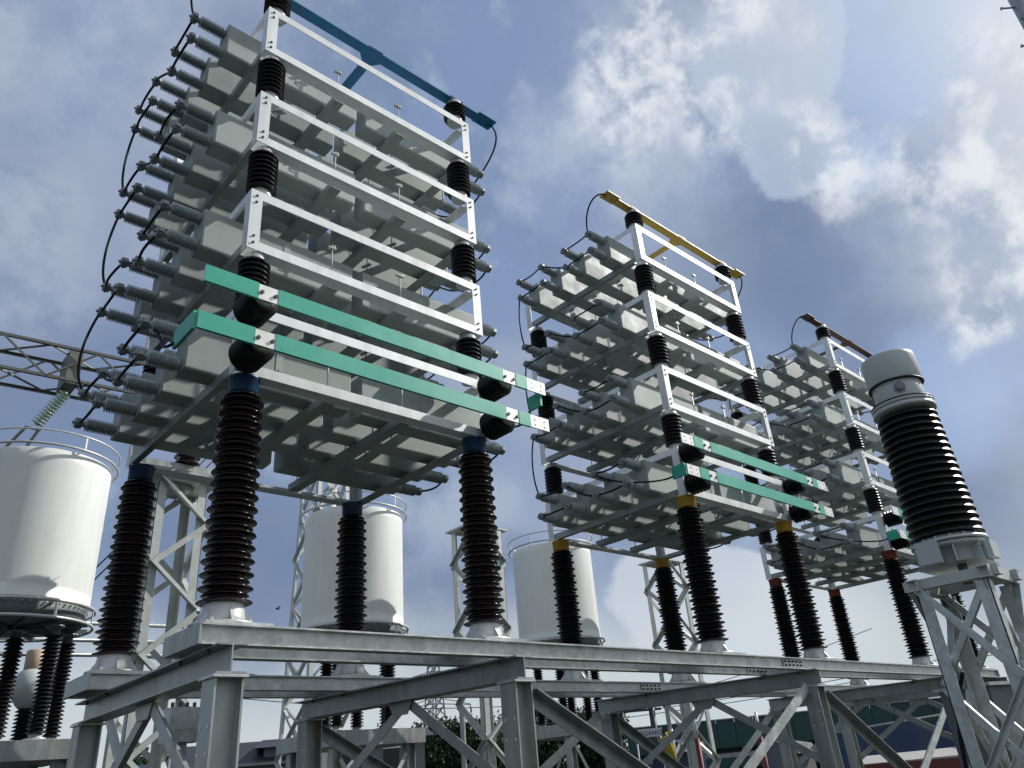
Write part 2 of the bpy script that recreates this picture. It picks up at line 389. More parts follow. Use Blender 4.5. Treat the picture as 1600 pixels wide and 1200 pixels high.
# ------------------------------------------------------------------ post insulators that carry the banks
def column_insulator(x, y, b, which):
    cap = ['blue','yellow','red'][b]; capn = ['blue','yellow','red-brown'][b]
    t = thing('post_insulator', '%s post insulator with %s cap, %s leg under the %s' % ('brown' if b == 0 else 'dark ribbed', capn, which, BANK[b]), 'insulator', (x,y,BEAM_T), 'post insulators under the capacitor banks')
    z0 = 0
    ob('base_plate', cached('bplate', lambda: MB().box((-.17,-.20,0.001),(.20,.27,.016)).mesh('base_plate', M['galv'])), t)
    def ped():
        m_ = MB().lathe([(.125,0),(.118,.05),(.105,.115),(.105,.125)], (0,0,.016), n=28)
        for k in range(6):
            a = math.radians(25+60*k); d = Vector((math.cos(a),math.sin(a),0)); n_ = Vector((-d.y,d.x,0))*.005
            p = [d*.10+Vector((0,0,.016)), d*.175+Vector((0,0,.016)), d*.10+Vector((0,0,.12))]
            m_.add([q-n_ for q in p]+[q+n_ for q in p], [(0,1,2),(5,4,3),(0,3,4,1),(1,4,5,2),(2,5,3,0)])
        m_.lathe([(.175,0),(.175,.014)], (0,0,.0165), n=28)
        return m_.mesh('pedestal', M['silver'])
    ob('pedestal', cached('ped', ped), t)
    def bolts():
        return MB().cyl((0,0,0),(0,0,.018),.011,6,False).mesh('bolt', M['silver'])
    for k in range(4):
        a = math.radians(45+90*k); ob('bolt', cached('pb', bolts), t, (.15*math.cos(a),.15*math.sin(a),.03))
    zt = ZT[0]-BEAM_T
    mat = M['brown'] if b == 0 else M['black']
    def porc():
        return MB().lathe(sheds(.135, zt-.115, 17, .092, .150, .128, .13), (0,0,0), n=40).mesh('porcelain', mat)
    ob('porcelain', cached('porc%d' % (b == 0), porc), t)
    def capm():
        return MB().lathe([(.085,zt-.118),(.092,zt-.11),(.092,zt-.02),(.098,zt-.016),(.098,zt-.002)], (0,0,0), n=28).mesh('cap', M[cap])
    ob('cap', cached('cap'+cap, capm), t)
for b in range(3):
    for (cx, x) in ((0, IX), (1, W-IX)):
        for (cyy, y) in ((0, IY), (1, DP-IY)):
            which = [['near-drum','front'],['',''] ][0][0]
            corner = {(0,0):'front leg %s' % SIDE[b][0], (1,0):'front leg %s' % SIDE[b][1],
                      (0,1):'rear leg %s' % SIDE[b][0], (1,1):'rear leg %s' % SIDE[b][1]}[(cx,cyy)]
            t = None
            column_insulator(S[b]+x, y, b, 'X')
            o = [q for q in COL.objects if q.name.startswith('post_insulator')][-1]
            o['label'] = '%s post insulator, %s, %s' % ('brown' if b == 0 else 'dark', BANK[b], corner)

# ------------------------------------------------------------------ rack tiers
def L_post(cx, cyy):
    a, t_ = .085, .006
    x0 = 0 if cx == 0 else W; y0 = 0 if cyy == 0 else DP; sx = 1 if cx == 0 else -1; sy = 1 if cyy == 0 else -1
    m_ = MB()
    def bx(x1,y1,x2,y2): m_.box((min(x1,x2),min(y1,y2),0),(max(x1,x2),max(y1,y2),H))
    bx(x0,y0,x0+sx*a,y0+sy*t_); bx(x0,y0+sy*t_,x0+sx*t_,y0+sy*a)
    return m_.mesh('corner_post', M['white'])
def build_tier(b, k):
    z = ZT[k]
    t = thing('capacitor_rack', 'white metal rack frame, %s of the %s' % (TIER[k], BANK[b]), 'rack', (S[b], 0, z), 'rack frames of the capacitor banks')
    for cx in (0,1):
        for cyy in (0,1):
            p = ob('corner_post', cached('post%d%d' % (cx,cyy), lambda: L_post(cx,cyy)), t)
            if cyy == 0:
                for zz in (.05,.105,.395,.45):
                    ob('bolt', cached('rb', lambda: MB().cyl((0,0,0),(0,-.010,0),.009,6,False).mesh('bolt', M['bolt'])), p, (.042 if cx == 0 else W-.042, 0, zz))
    def frail(yy, sgn, top):
        m_ = MB(); x0, x1 = .085, W-.085
        h0, h1 = (H-.07, H) if top else (0, .07)
        m_.box((x0,min(yy,yy+sgn*.006),h0),(x1,max(yy,yy+sgn*.006),h1))
        zf = H-.006 if top else 0
        wf = .05 if top else .105
        m_.box((x0,min(yy+sgn*.006,yy+sgn*wf),zf),(x1,max(yy+sgn*.006,yy+sgn*wf),zf+.006))
        return m_
    ob('front_rail', cached('fr0', lambda: frail(0,1,False).mesh('front_rail', M['white'])), t)
    ob('front_rail', cached('fr1', lambda: frail(0,1,True).mesh('front_rail', M['white'])), t)
    ob('rear_rail', cached('rr0', lambda: frail(DP,-1,False).mesh('rear_rail', M['white'])), t)
    ob('rear_rail', cached('rr1', lambda: frail(DP,-1,True).mesh('rear_rail', M['white'])), t)
    def srail(xx, sgn, top):
        m_ = MB(); y0, y1 = .086, DP-.086; h0, h1 = (H-.065, H-.001) if top else (.001, .068)
        m_.box((min(xx,xx+sgn*.006),y0,h0),(max(xx,xx+sgn*.006),y1,h1))
        zf = h1-.006 if top else h0
        wf = .05 if (top or sgn > 0) else .10; y0 = .115; y1 = DP-.115
        m_.box((min(xx+sgn*.006,xx+sgn*wf),y0,zf),(max(xx+sgn*.006,xx+sgn*wf),y1,zf+.006)); return m_
    for i, (xx, sg) in enumerate(((0,1),(W,-1))):
        for top in (False, True):
            ob('side_rail', cached('sr%d%d' % (i,top), lambda: srail(xx,sg,top).mesh('side_rail', M['white' if top else 'galvd'])), t)
    def sup(xx):
        return MB().box((xx-.045,.115,.006),(xx+.045,DP-.115,.064)).mesh('support_rail', M['can'])
    for i, xx in enumerate((.72, 1.345)):
        ob('support_rail', cached('sup%d' % i, lambda: sup(xx)), t)
    # hold-down rods with bent heads between the cans
    def rod():
        m_ = MB().cyl((0,0,-.02),(0,0,.385),.006,6); m_.bar((-.035,0,.385),(.03,0,.385),.028,.010); m_.cyl((.022,0,.385),(.022,0,.42),.007,6)
        m_.cyl((0,0,.398),(0,0,.412),.012,6,False); return m_.mesh('hold_down_rod', M['silver'])
    for xx in (.72, 1.345):
        for i, yy in enumerate((.165, .563, .963, 1.363, 1.76)):
            if 0 < yy: ob('hold_down_rod', cached('rod', rod), t, (xx+.01, yy, .02))
    # corner plates under and over the frame where the stacking insulators bolt on
    def cpl():
        m_ = MB()
        for x in (.006, W-.196):
            for y in (.006, DP-.186): m_.box((x,y,-.012),(x+.19,y+.18,-.002))
        return m_
for b in range(3):
    for k in range(4): build_tier(b, k)

# corner plates belong to the racks' stacking insulators
def stack_ins(b, k, cx, cyy, top=False):
    x = S[b]+(IX if cx == 0 else W-IX); y = IY if cyy == 0 else DP-IY
    z0 = ZT[k]+H; L_ = (ZT[k+1]-z0) if not top else .27
    side = SIDE[b][cx]; fr = 'front' if cyy == 0 else 'rear'
    lab = 'short black insulator above %s, %s, %s corner %s' % (TIER[k], BANK[b], fr, side)
    t = thing('stacking_insulator', lab, 'insulator', (x,y,z0), 'short black insulators between the rack tiers')
    def body():
        return MB().lathe(sheds(.055, L_-.05, 8 if not top else 4, .080, .106), (0,0,0), n=32).mesh('ribbed_body', M['black'])
    ob('ribbed_body', cached('sb%.3f' % L_, body), t)
    def cap_(zz0, zz1, nm): return MB().lathe([(.072,zz0),(.072,zz1)], (0,0,0), n=26).mesh(nm, M['silver'])
    ob('bottom_cap', cached('sc0', lambda: cap_(.002, .060, 'bottom_cap')), t)
    ob('top_cap', cached('sc1%.3f' % L_, lambda: cap_(L_-.085 if not top else L_-.06, L_-.002, 'top_cap')), t)
for b in range(3):
    for k in range(3):
        for cx in (0,1):
            for cyy in (0,1): stack_ins(b, k, cx, cyy)
    for cx in (0,1): stack_ins(b, 3, cx, 0, True)
    # middle support of the top bar
    t = thing('stacking_insulator', 'short black insulator holding the rear end of the %s crossbar' % ['blue','yellow','maroon'][b], 'insulator', (S[b]+W/2, DP-.05, ZT[3]+H), 'short black insulators between the rack tiers')
    ob('ribbed_body', CACHE['sb0.270'], t); ob('bottom_cap', CACHE['sc0'], t); ob('top_cap', CACHE['sc10.270'], t)

# ------------------------------------------------------------------ capacitor cans
CAN_L, CAN_T, CAN_H = 1.185, .172, .335
def can_mesh():
    me = MB(); r = .022; n = 4
    # box with rounded long edges, length along +x
    pts = []
    for (cx, cz, a0) in ((CAN_T/2-r, r, -90), (CAN_T/2-r, CAN_H-r, 0), (-CAN_T/2+r, CAN_H-r, 90), (-CAN_T/2+r, r, 180)):
        for i in range(n+1):
            a = math.radians(a0+90*i/n); pts.append((cx+r*math.cos(a), cz+r*math.sin(a)))
    N_ = len(pts)
    def loop(x, s):
        return [(x, p[0]*s, CAN_H/2+(p[1]-CAN_H/2)*s) for p in pts]
    rings = [loop(0,.985), loop(.006,1), loop(CAN_L-.006,1), loop(CAN_L,.985)]
    vs = [v for rg in rings for v in rg]; fs = []
    for j in range(3):
        for i in range(N_): fs.append((j*N_+i, j*N_+(i+1)%N_, (j+1)*N_+(i+1)%N_, (j+1)*N_+i))
    o = len(me.v); me.v += vs; me.f += [f for f in fs]; me.sm += [False]*len(fs)
    me.f += [tuple(range(N_-1,-1,-1)), tuple(range(3*N_,4*N_))]; me.sm += [False, False]
    # welded seam rim at the bushing end
    me.box((.010,-CAN_T/2-.003,.012),(.018,CAN_T/2+.003,CAN_H-.012))
    return me.mesh('can', M['can'])
def can_strap(s_):  # raised vertical strip with a small tab, in the can's own colour
    m_ = MB(); y = s_*CAN_T/2
    m_.box((.60,min(y,y+s_*.004),.05),(.65,max(y,y+s_*.004),CAN_H-.04))
    m_.box((.612,min(y+s_*.004,y+s_*.03),.14),(.638,max(y+s_*.004,y+s_*.03),.16))
    return m_.mesh('side_strap', M['can'])
def bushing_mesh():
    return MB().lathe([(.034,-.002),(.034,.018),(.026,.02)]+sheds(.02,.205,11,.024,.052)[1:]+[(.022,.21),(.022,.225)], (0,0,0), (-1,0,0), 20).mesh('bushing', M['bush'])
def clamp_mesh():
    m_ = MB().lathe([(.034,.222),(.038,.228),(.038,.264),(.032,.27)], (0,0,0), (-1,0,0), 12, False)
    m_.box((-.262,-.045,-.016),(-.228,.045,.016)); m_.cyl((-.285,0,0),(-.262,0,0),.010,6); m_.cyl((-.245,.03,-.03),(-.245,.03,.03),.008,6)
    return m_.mesh('terminal_clamp', M['clampm'])
CANM, STRM, BUSM, CLAM = can_mesh(), (can_strap(-1), can_strap(1)), bushing_mesh(), clamp_mesh()
XL, XR = -.205, W+.205
YC = [.963-.6, .963-.2, .963+.2, .963+.6]
ZC = .078
BZ = (.055, .285)
def cap_pt(b, k, side, j, u):
    """centre of the terminal clamp: side 0/1, j row, u 0 lower 1 upper"""
    x = S[b]+(XL-.245 if side == 0 else XR+.245)
    return Vector((x, YC[j]+.0, ZT[k]+ZC+BZ[u]))
for b in range(3):
    for k in range(4):
        for side in (0,1):
            for j in range(4):
                jx = random.uniform(-.008,.008); jr = math.radians(random.uniform(-.5,.5))
                sd = SIDE[b][side]
                ordn = ['front','second from front','third from front','rear'][j]
                t = thing('capacitor_can', 'grey can, %s, %s, %s, bushings %s' % (ordn, TIER[k], BANK[b], sd), 'capacitor',
                          (S[b]+(XL if side == 0 else XR)+jx, YC[j], ZT[k]+ZC), 'capacitor cans in the racks', rot=(0,0,jr+(0 if side == 0 else math.pi)))
                ob('can', CANM, t); ob('side_strap', STRM[0], t); ob('side_strap', STRM[1], t)
                for u in (0,1):
                    bu = ob('bushing', BUSM, t, (0,0,BZ[u])); ob('terminal_clamp', CLAM, bu)

# ------------------------------------------------------------------ top bars
def top_bar(b):
    mat = M[['bluebar','yellowbar','redbar'][b]]; nm = ['blue','yellow','maroon'][b]
    z = ZT[3]+H+.27+.004
    t = thing('top_busbar', '%s T-shaped busbar on short insulators along the top of its bank' % nm, 'busbar', (S[b], IY, z), 'painted busbars on top of the banks')
    ob('long_bar', MB().box((-.20,-.05,0),(2.28,.05,.012)).mesh('long_bar', mat), t)
    tb = MB().box((W/2-.045,.05,0.0005),(W/2+.045,DP-.09,.0125))
    for s_ in (-1,1):
        tb.add([(W/2+s_*.045,.05,0.001),(W/2+s_*.11,.05,0.001),(W/2+s_*.045,.12,0.001),(W/2+s_*.045,.05,.013),(W/2+s_*.11,.05,.013),(W/2+s_*.045,.12,.013)],
               [(0,1,2),(5,4,3),(0,3,4,1),(1,4,5,2),(2,5,3,0)])
    ob('cross_bar', tb.mesh('cross_bar', mat), t)
    for x in (-.30, 2.36):
        p = ob('end_pad', MB().box((x-.11,-.07,.013),(x+.11,.07,.027)).mesh('end_pad', mat), t)
        for q in (-.05,.05):
            ob('bolt', cached('tb'+nm, lambda: MB().cyl((0,0,-.03),(0,0,.045),.010,6,False).mesh('bolt', mat)), p, (x+q, .03, .01))
    for x in (IX, W/2, W-IX):
        m_ = MB().box((x-.075,-.055,.0135),(x+.075,.055,.0225))
        for q in (-.045,.045): m_.cyl((x+q,0,.02),(x+q,0,.055),.011,6,False)
        ob('clamp_plate', m_.mesh('clamp_plate', mat), t)
for b in range(3): top_bar(b)

# ------------------------------------------------------------------ green bars in front of the bottom tier
def green_bar(b, z, x0, x1, bares, ret, which):
    bank = BANK[b]
    t = thing('green_busbar', '%s green sleeved bar in front of the bottom tier of the %s' % (which, bank), 'busbar', (S[b], -.30, z), 'green bars in front of the bottom tiers')
    hb = .052
    ob('bar', MB().box((x0,-.006,-hb),(x1,.006,hb)).mesh('bar', M['bare']), t)
    xs = x0; sg = sorted(bares); cur = x0+.0005
    for (a, c) in sg+[(x1, x1)]:
        if a-cur > .02: ob('green_sleeve', MB().box((cur,-.010,-hb-.004),(a,.010,hb+.004)).mesh('green_sleeve', M['green']), t)
        cur = c
    for (a, c) in sg:
        mid = (a+c)/2; full = (c-a) > .15
        pts = [(mid-.045,-.0),(mid+.045,-.0)] if not full else [(mid-.05,-.022),(mid+.05,-.022),(mid-.05,.022),(mid+.05,.022)]
        for (px, pz) in pts:
            ob('bolt', cached('gb%d' % full, lambda: MB().cyl((0,-.006,0),(0,-.018 if not full else -.008,0),.013 if not full else .007,6,False).mesh('bolt', M['bolt'])), t, (px, 0, pz-.004))
    if ret:
        xx, dz, dy = ret
        ob('return_strap', MB().box((xx-.01,.0115,-.06+dz),(xx+.01,dy,.06+dz)).mesh('return_strap', M['green']), t)
    return t
def bar_insulator(b, x, z, which, side):
    t = thing('standoff_insulator', 'black ribbed standoff, %s green bar, %s, end %s' % (which, BANK[b], SIDE[b][side]), 'insulator', (S[b]+x, 0, z), 'standoff insulators of the green bars')
    ob('ribbed_body', cached('soi', lambda: MB().lathe([(.05,.0)]+sheds(.035,.235,5,.078,.112)[0:]+[(.06,.236)], (0,0,0), (0,-1,0), 32).mesh('ribbed_body', M['black'])), t)
    ob('wall_cap', cached('soi0', lambda: MB().cyl((0,-.001,0),(0,-.036,0),.062,20).mesh('wall_cap', M['silver'])), t)
    ob('bar_cap', cached('soi1', lambda: MB().cyl((0,-.232,0),(0,-.290,0),.058,20).mesh('bar_cap', M['silver'])), t)
ZU, ZL = ZT[0]+.405, ZT[0]+.085
for b in range(3):
    if b == 0:
        gU = green_bar(b, ZU, -.35, 2.42, [(-.02,.11),(1.97,2.10),(2.22,2.42)], (2.38,-.085,.15), 'upper')
        gL = green_bar(b, ZL, -.36, 2.42, [(-.02,.11),(1.97,2.10),(2.22,2.42)], (-.37,0,.30), 'lower')
    else:
        gU = green_bar(b, ZU, -.36, 2.46, [(-.36,-.16),(-.01,.12),(2.02,2.15),(2.26,2.46)], None, 'upper')
        gL = green_bar(b, ZL, -.36, 2.46, [(-.36,-.16),(-.01,.12),(2.02,2.15),(2.26,2.46)], (-.372,0,.16), 'lower')
    for (z, w_) in ((ZU,'upper'),(ZL,'lower')):
        bar_insulator(b, .045, z, w_, 0); bar_insulator(b, 2.035, z, w_, 1)
for b in range(3):   # small brackets that carry the standoffs beyond the rails
    pass

# ------------------------------------------------------------------ jumper cables
def cable(pts, label, r=.0095):
    base = Vector(pts[0]); m_ = MB().tube([Vector(p)-base for p in pts], r, 6)
    o = thing('jumper_cable', label, 'cable', base, 'black jumper cables between bushings', data=m_.mesh('jumper_cable', M['cable']))
    return o
def sagline(a, c, out, sag, n=10, twist=0.):
    a = Vector(a); c = Vector(c); d = c-a
    return bez(a, a+d*.33+Vector((out,0,-sag)), a+d*.66+Vector((out,twist,-sag)), c, n)
for b in range(3):
    for k in range(4):
        for side in (0,1):
            sx = -1 if side == 0 else 1
            sd = SIDE[b][side]
            tl = TIER[k]; bk = BANK[b].replace(' bank','')
            P = lambda j,u: cap_pt(b,k,side,j,u)
            J = [((0,1),(1,1),'first upper pair'),((0,0),(1,0),'first lower pair'),((1,0),(2,1),'middle diagonal'),((2,1),(3,1),'rear upper pair'),((2,0),(3,0),'rear lower pair')]
            for (p, q, nm) in J:
                cable(sagline(P(*p)+Vector((0,.02,0)), P(*q)+Vector((0,-.02,0)), sx*.03*random.uniform(.3,1.4), .035*random.uniform(.4,1.5)),
                      'black jumper, %s, %s, %s, %s' % (nm, tl, bk, sd))
            if k > 0:
                # the tier-to-tier link hangs outside the stack
                a = P(3,0); c = cap_pt(b,k-1,side,3,1)
                o_ = sx*random.uniform(.03,.09)
                cable(bez(a, a+Vector((o_*.5,0.05,-.14)), c+Vector((o_*1.6,0.02,.16)), c, 14), 'black link cable dropping below %s, %s, %s' % (tl, bk, sd))
    # drop from the top bar to the top bushings
    zt = ZT[3]+H+.29
    for side in (0,1):
        x = S[b]+(-.38 if side == 0 else 2.44); a = Vector((x, IY, zt)); c = cap_pt(b,3,side,0,1)
        sx = -1 if side == 0 else 1
        mid = (Vector((sx*.22,.02,-.02)), Vector((sx*.06,-.05,.16)))
        cable(bez(a, a+mid[0], c+Vector((sx*.10,-.04,.22)), c, 18), 'black lead from %s top bar to the upper bushing, %s' % (['blue','yellow','maroon'][b], SIDE[b][side]))
    # leads from the green bars into the bottom tier
    a = Vector((S[b]-.37, -.02 if b == 0 else -.15, ZL-.02)); c = cap_pt(b,0,0,1 if b else 0,1)+Vector((0,.0,0))
    cable(bez(a, a+Vector((-.10,.03,-.10)), c+Vector((.16,-.02,-.10)), c+Vector((.03,0,0)), 18), 'black lead from the lower green bar to a bottom tier bushing, %s' % BANK[b])
    if b < 2:
        a = Vector((S[b]+2.38, -.16, ZU-.10)); c = cap_pt(b,0,1,0,1)
        cable(bez(a, a+Vector((-.05,-.02,-.16)), c+Vector((.26,0,.02)), c, 18), 'black lead from the upper green bar to the bushing opposite, %s' % BANK[b])

# ------------------------------------------------------------------ reactors (white drums) on insulators
RX, RS_, RY, RR, RZ0, RZ1 = .37, 4.69, 6.87, .80, 3.84, 5.65
DRUM = ['behind the blue-topped bank, largest in view', 'behind the lone post between two banks', 'behind the yellow-topped bank']
DRUM = ['largest, cut by the picture edge', 'seen under the blue-topped bank', 'seen between blue-topped and yellow-topped banks']
def reactor(i):
    x = RX+RS_*i
    t = thing('reactor_drum', 'white cylindrical reactor drum with hoop rails, '+DRUM[i], 'reactor', (x,RY,RZ0), 'white reactor drums')
    h = RZ1-RZ0
    def drum():
        m_ = MB()
        pr = [(RR-.02,0),(RR,0.0),(RR,.0)]
        pr = [(RR-.03,0),(RR,.01)]
        nseg = 12
        for q in range(nseg+1):
            z = .01+(h-.02)*q/nseg; pr.append((RR+(.003 if q % 2 else 0), z))
        pr += [(RR-.02,h)]
        m_.lathe(pr, (0,0,0), n=72)
        return m_.mesh('drum_body', M['tank'])
    ob('drum_body', cached('drum', drum), t)
    #ob('seam_strip', cached('seam', lambda: MB().box((-.012,-RR-.010,.02),(.012,-RR+.01,h-.02)).mesh('seam_strip', M['tank'])), t, (0,0,0), (0,0,math.radians(12)))
    for (nm, z, r_) in (('top_hoop', h+.02, .016), ('upper_hoop', h+.20, .013), ('bottom_hoop', -.03, .018), ('lower_hoop', -.22, .018)):
        ob(nm, cached(nm, lambda: MB().ring((0,0,z), RR+.07, r_, 60, 8).mesh(nm, M['silver'])), t)
    for k in range(8):
        a = 2*math.pi*k/8+.3; c_, s_ = math.cos(a), math.sin(a)
        ob('hoop_stay', cached('stay', lambda: MB().bar((RR+.07,0,-.22),(RR+.07,0,-.03),.014,.03).bar((RR-.02,0,-.03),(RR+.07,0,-.03),.014,.03).mesh('hoop_stay', M['silver'])), t, (0,0,0), (0,0,a))
        if k % 2 == 0: ob('hoop_stay', cached('stay2', lambda: MB().bar((RR+.07,0,h+.02),(RR+.07,0,h+.20),.012,.02).bar((RR-.03,0,h+.02),(RR+.07,0,h+.02),.012,.02).mesh('hoop_stay', M['silver'])), t, (0,0,0), (0,0,a))
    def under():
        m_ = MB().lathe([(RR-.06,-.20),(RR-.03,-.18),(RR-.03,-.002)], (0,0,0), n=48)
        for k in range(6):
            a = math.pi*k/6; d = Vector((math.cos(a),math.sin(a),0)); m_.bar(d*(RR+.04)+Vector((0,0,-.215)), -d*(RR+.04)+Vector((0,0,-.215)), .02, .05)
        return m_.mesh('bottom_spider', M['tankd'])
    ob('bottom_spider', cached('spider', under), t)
    def bolts():
        m_ = MB()
        for k in range(60):
            a = 2*math.pi*k/60; m_.cyl(((RR-.025)*math.cos(a),(RR-.025)*math.sin(a),-.045),((RR+.0)*math.cos(a),(RR+.0)*math.sin(a),-.045),.010,5,False)
        return m_.mesh('bolt_ring', M['silver'])
    ob('bolt_ring', cached('bring', bolts), t)['kind'] = 'stuff'
    # four insulators and their platform
    zi0, zi1 = 2.36, RZ0-.25
    pos = [(-.45,-.35),(.37,-.47),(.65,.05),(-.10,.60),(.06,-.07)]
    nms = ['first','second','third','rear','central']
    for q, (dx, dy) in enumerate(pos):
        ti = thing('reactor_insulator', 'slender dark insulator, %s of five under the white drum %s' % (nms[q], ['beyond the blue-topped bank','under the blue-topped bank','between the banks'][i]), 'insulator', (x+dx,RY+dy,zi0), 'slender insulators under the white drums')
        ob('porcelain', cached('ripo', lambda: MB().lathe(sheds(.06, zi1-zi0-.09, 24, .062, .102), (0,0,0), n=20).mesh('porcelain', M['black'])), ti)
        ob('base_flange', cached('ribf', lambda: MB().lathe([(.11,.0),(.11,.015),(.07,.018),(.065,.062)], (0,0,0), n=20).mesh('base_flange', M['silver'])), ti)
        ob('top_flange', cached('ritf', lambda: MB().lathe([(.055,zi1-zi0-.092),(.06,zi1-zi0-.02),(.10,zi1-zi0-.015),(.10,zi1-zi0)], (0,0,0), n=20).mesh('top_flange', M['bluecap'] if 'bluecap' in M else M['clampm'])), ti)
    tp = thing('reactor_stand', 'dark steel stand under the white drum %s' % ['beyond the blue-topped bank','behind the blue-topped bank','between the two banks'][i], 'steel frame', (x,RY,0), 'steel stands of the white drums')
    ob('platform', cached('plat', lambda: MB().box((-.80,-.78,2.14),(.80,.78,2.34)).mesh('platform', M['galvd'])), tp)
    for (dx, dy) in pos:
        ob('pad_plate', cached('pad', lambda: MB().box((-.15,-.15,2.341),(.15,.15,2.358)).mesh('pad_plate', M['galv'])), tp, (dx,dy,0))
    for sx in (-1,1):
        for sy in (-1,1):
            ob('leg', cached('rleg', lambda: MB().prof(I_pts(.14,.14,.01,.012),(0,0,0),(0,0,2.14),(0,1,0)).mesh('leg', M['galvd'])), tp, (sx*.62,sy*.60,0))
    for sy in (-1,1):
        for f in (-1,1):
            ob('brace', cached('rbr%d%d' % (sy,f), lambda: MB().angle((-.55*f,sy*.68,.3),(.55*f,sy*.68,2.0),.06,.006,(0,1,0)).mesh('brace', M['lattice'])), tp)
for i in range(3): reactor(i)

# ------------------------------------------------------------------ lattice pedestals between the banks and the drums
def lattice(name, label, cat, x0, y0, sx, sy, z0, z1, leg=.075, panel=.62, mat='lattice', group=None, style='x', top=True, spread=0., bw=.66):
    t = thing(name, label, cat, (x0,y0,0), group)
    def cpos(i, j, z):
        k = 1+spread*(z1-z)/max(.01,(z1-z0))
        return Vector(((i-.5)*sx*k, (j-.5)*sy*k, z))
    for i in (0,1):
        for j in (0,1):
            p0 = cpos(i,j,z0); p1 = cpos(i,j,z1)
            sgx = 1 if i == 0 else -1; sgy = 1 if j == 0 else -1
            m_ = MB(); a, th = leg, .007
            # angle leg: two flat flanges meeting at the outer corner
            for (ux, uy) in ((sgx,0),(0,sgy)):
                q = [Vector((0,0,0)), Vector((ux*a,uy*a,0)), Vector((ux*a+(0 if ux else sgx*th), uy*a+(0 if uy else sgy*th),0)), Vector(((0 if ux else sgx*th),(0 if uy else sgy*th),0))]
                vs = [p0+w for w in q]+[p1+w for w in q]
                fs = [(0,1,5,4),(1,2,6,5),(2,3,7,6),(3,0,4,7),(3,2,1,0),(4,5,6,7)]
                if (ux and sgx*sgy < 0) or (uy and sgx*sgy > 0): fs = [f[::-1] for f in fs]
                m_.add(vs, fs)
            ob('leg', m_.mesh('leg', M[mat]), t)
    n = max(1, round((z1-z0)/panel)); ph = (z1-z0)/n
    faces = [((0,0),(1,0),(0,-1,0)),((1,0),(1,1),(1,0,0)),((1,1),(0,1),(0,1,0)),((0,1),(0,0),(-1,0,0))]
    for fi, (A, B, nrm) in enumerate(faces):
        nv = Vector(nrm)
        for q in range(n):
            za, zb = z0+q*ph, z0+(q+1)*ph
            if style == 'x' or style == 'z':
                flip = (q+fi+1) % 2 if style == 'z' else (q+fi) % 2
                e_ = .0035*(q % 2)+.0017*(fi % 2)
                a0, b0 = (A, B) if flip else (B, A)
                ob('brace', MB().angle(cpos(*a0,za)+nv*(.002+e_), cpos(*b0,zb)+nv*(.002+e_), leg*bw, .006, nrm).mesh('brace', M[mat]), t)
                if style == 'x':
                    ob('brace', MB().angle(cpos(*b0,za)-nv*(.016+e_), cpos(*a0,zb)-nv*(.016+e_), leg*bw, .006, [-w for w in nrm]).mesh('brace', M[mat]), t)
    return t
PED = ['behind the front insulator of the blue-topped bank', 'between the blue-topped and yellow-topped banks', 'under the yellow-topped bank']
for i in range(3):
    x = (1.53, 6.40, 11.33)[i]; y = 5.29; zt = 5.10 if i == 0 else 5.19
    t = lattice('lattice_pedestal', 'galvanised lattice pedestal with a plate on top, '+PED[i], 'lattice tower', x, y, .58, .58, 0, zt, group='lattice pedestals between banks and drums', style='z' , panel=.51, leg=.10)
    ob('top_plate', MB().box((-.42,-.30,zt+.001),(.42,.30,zt+.025)).mesh('top_plate', M['lattice']), t)
    ob('under_dome', MB().lathe([(.08,zt-.12),(.18,zt-.04),(.22,zt)], (0,0,0), n=24).mesh('under_dome', M['galvd']), t)
    0 and ob('centre_pipe', MB().cyl((.02,.05,0),(.02,.05,4.92),.065,16).mesh('centre_pipe', M['galvd']), t)
    if i == 0:
        ob('cross_beam', MB().bar((-.50,-.30,5.20),(.60,-.30,5.20),.16,.15).mesh('cross_beam', M['galvd']), t)
        ti = thing('stub_insulator', 'squat brown insulator on top of the lattice pedestal behind the blue-topped bank', 'insulator', (x+.0,y-.30,5.276))
        ob('ribbed_body', MB().lathe(sheds(.0,.36,4,.10,.155), (0,0,0), n=28).mesh('ribbed_body', M['brown']), ti)

# ------------------------------------------------------------------ current transformer in front of the maroon bank
CX, CY = 4.545, -2.19
t = lattice('transformer_tower', 'galvanised lattice tower carrying the free-standing current transformer', 'lattice tower', CX, CY, .49, .48, 0, 2.54, leg=.085, panel=.62, mat='galv', style='x', bw=.52)
for (a, c_) in (((-.30,-.24),(.30,-.24)), ((-.30,.24),(.30,.24))):
    ob('top_channel', MB().prof([(-.04,0),(.04,0),(.04,.008),(-.032,.008),(-.032,.072),(.04,.072),(.04,.08),(-.04,.08)], (a[0],a[1],2.542), (c_[0],c_[1],2.542), (0,1,0)).mesh('top_channel', M['lattice']), t)
for x in (-.20,.20):
    ob('saddle_channel', MB().prof([(-.04,0),(.04,0),(.04,.008),(-.032,.008),(-.032,.062),(.04,.062),(.04,.07),(-.04,.07)], (x,-.32,2.624), (x,.32,2.624), (1,0,0)).mesh('saddle_channel', M['lattice']), t)
t = thing('current_transformer', 'tall black ribbed current transformer with grey round head on lattice tower', 'transformer', (CX,CY,2.696)); t.scale = (.91,.91,1)
ob('base_tank', MB().lathe([(.19,0),(.20,.01),(.20,.12),(.27,.125),(.27,.150)], (0,0,0), n=40).mesh('base_tank', M['cthead']), t)
ob('base_flange', MB().lathe([(.285,.155),(.285,.176),(.24,.178),(.24,.20)], (0,0,0), n=48).mesh('base_flange', M['silver']), t)
ob('porcelain', MB().lathe(sheds(.20, 1.20, 18, .225, .28, None, .13), (0,0,0), n=56).mesh('porcelain', M['black']), t)
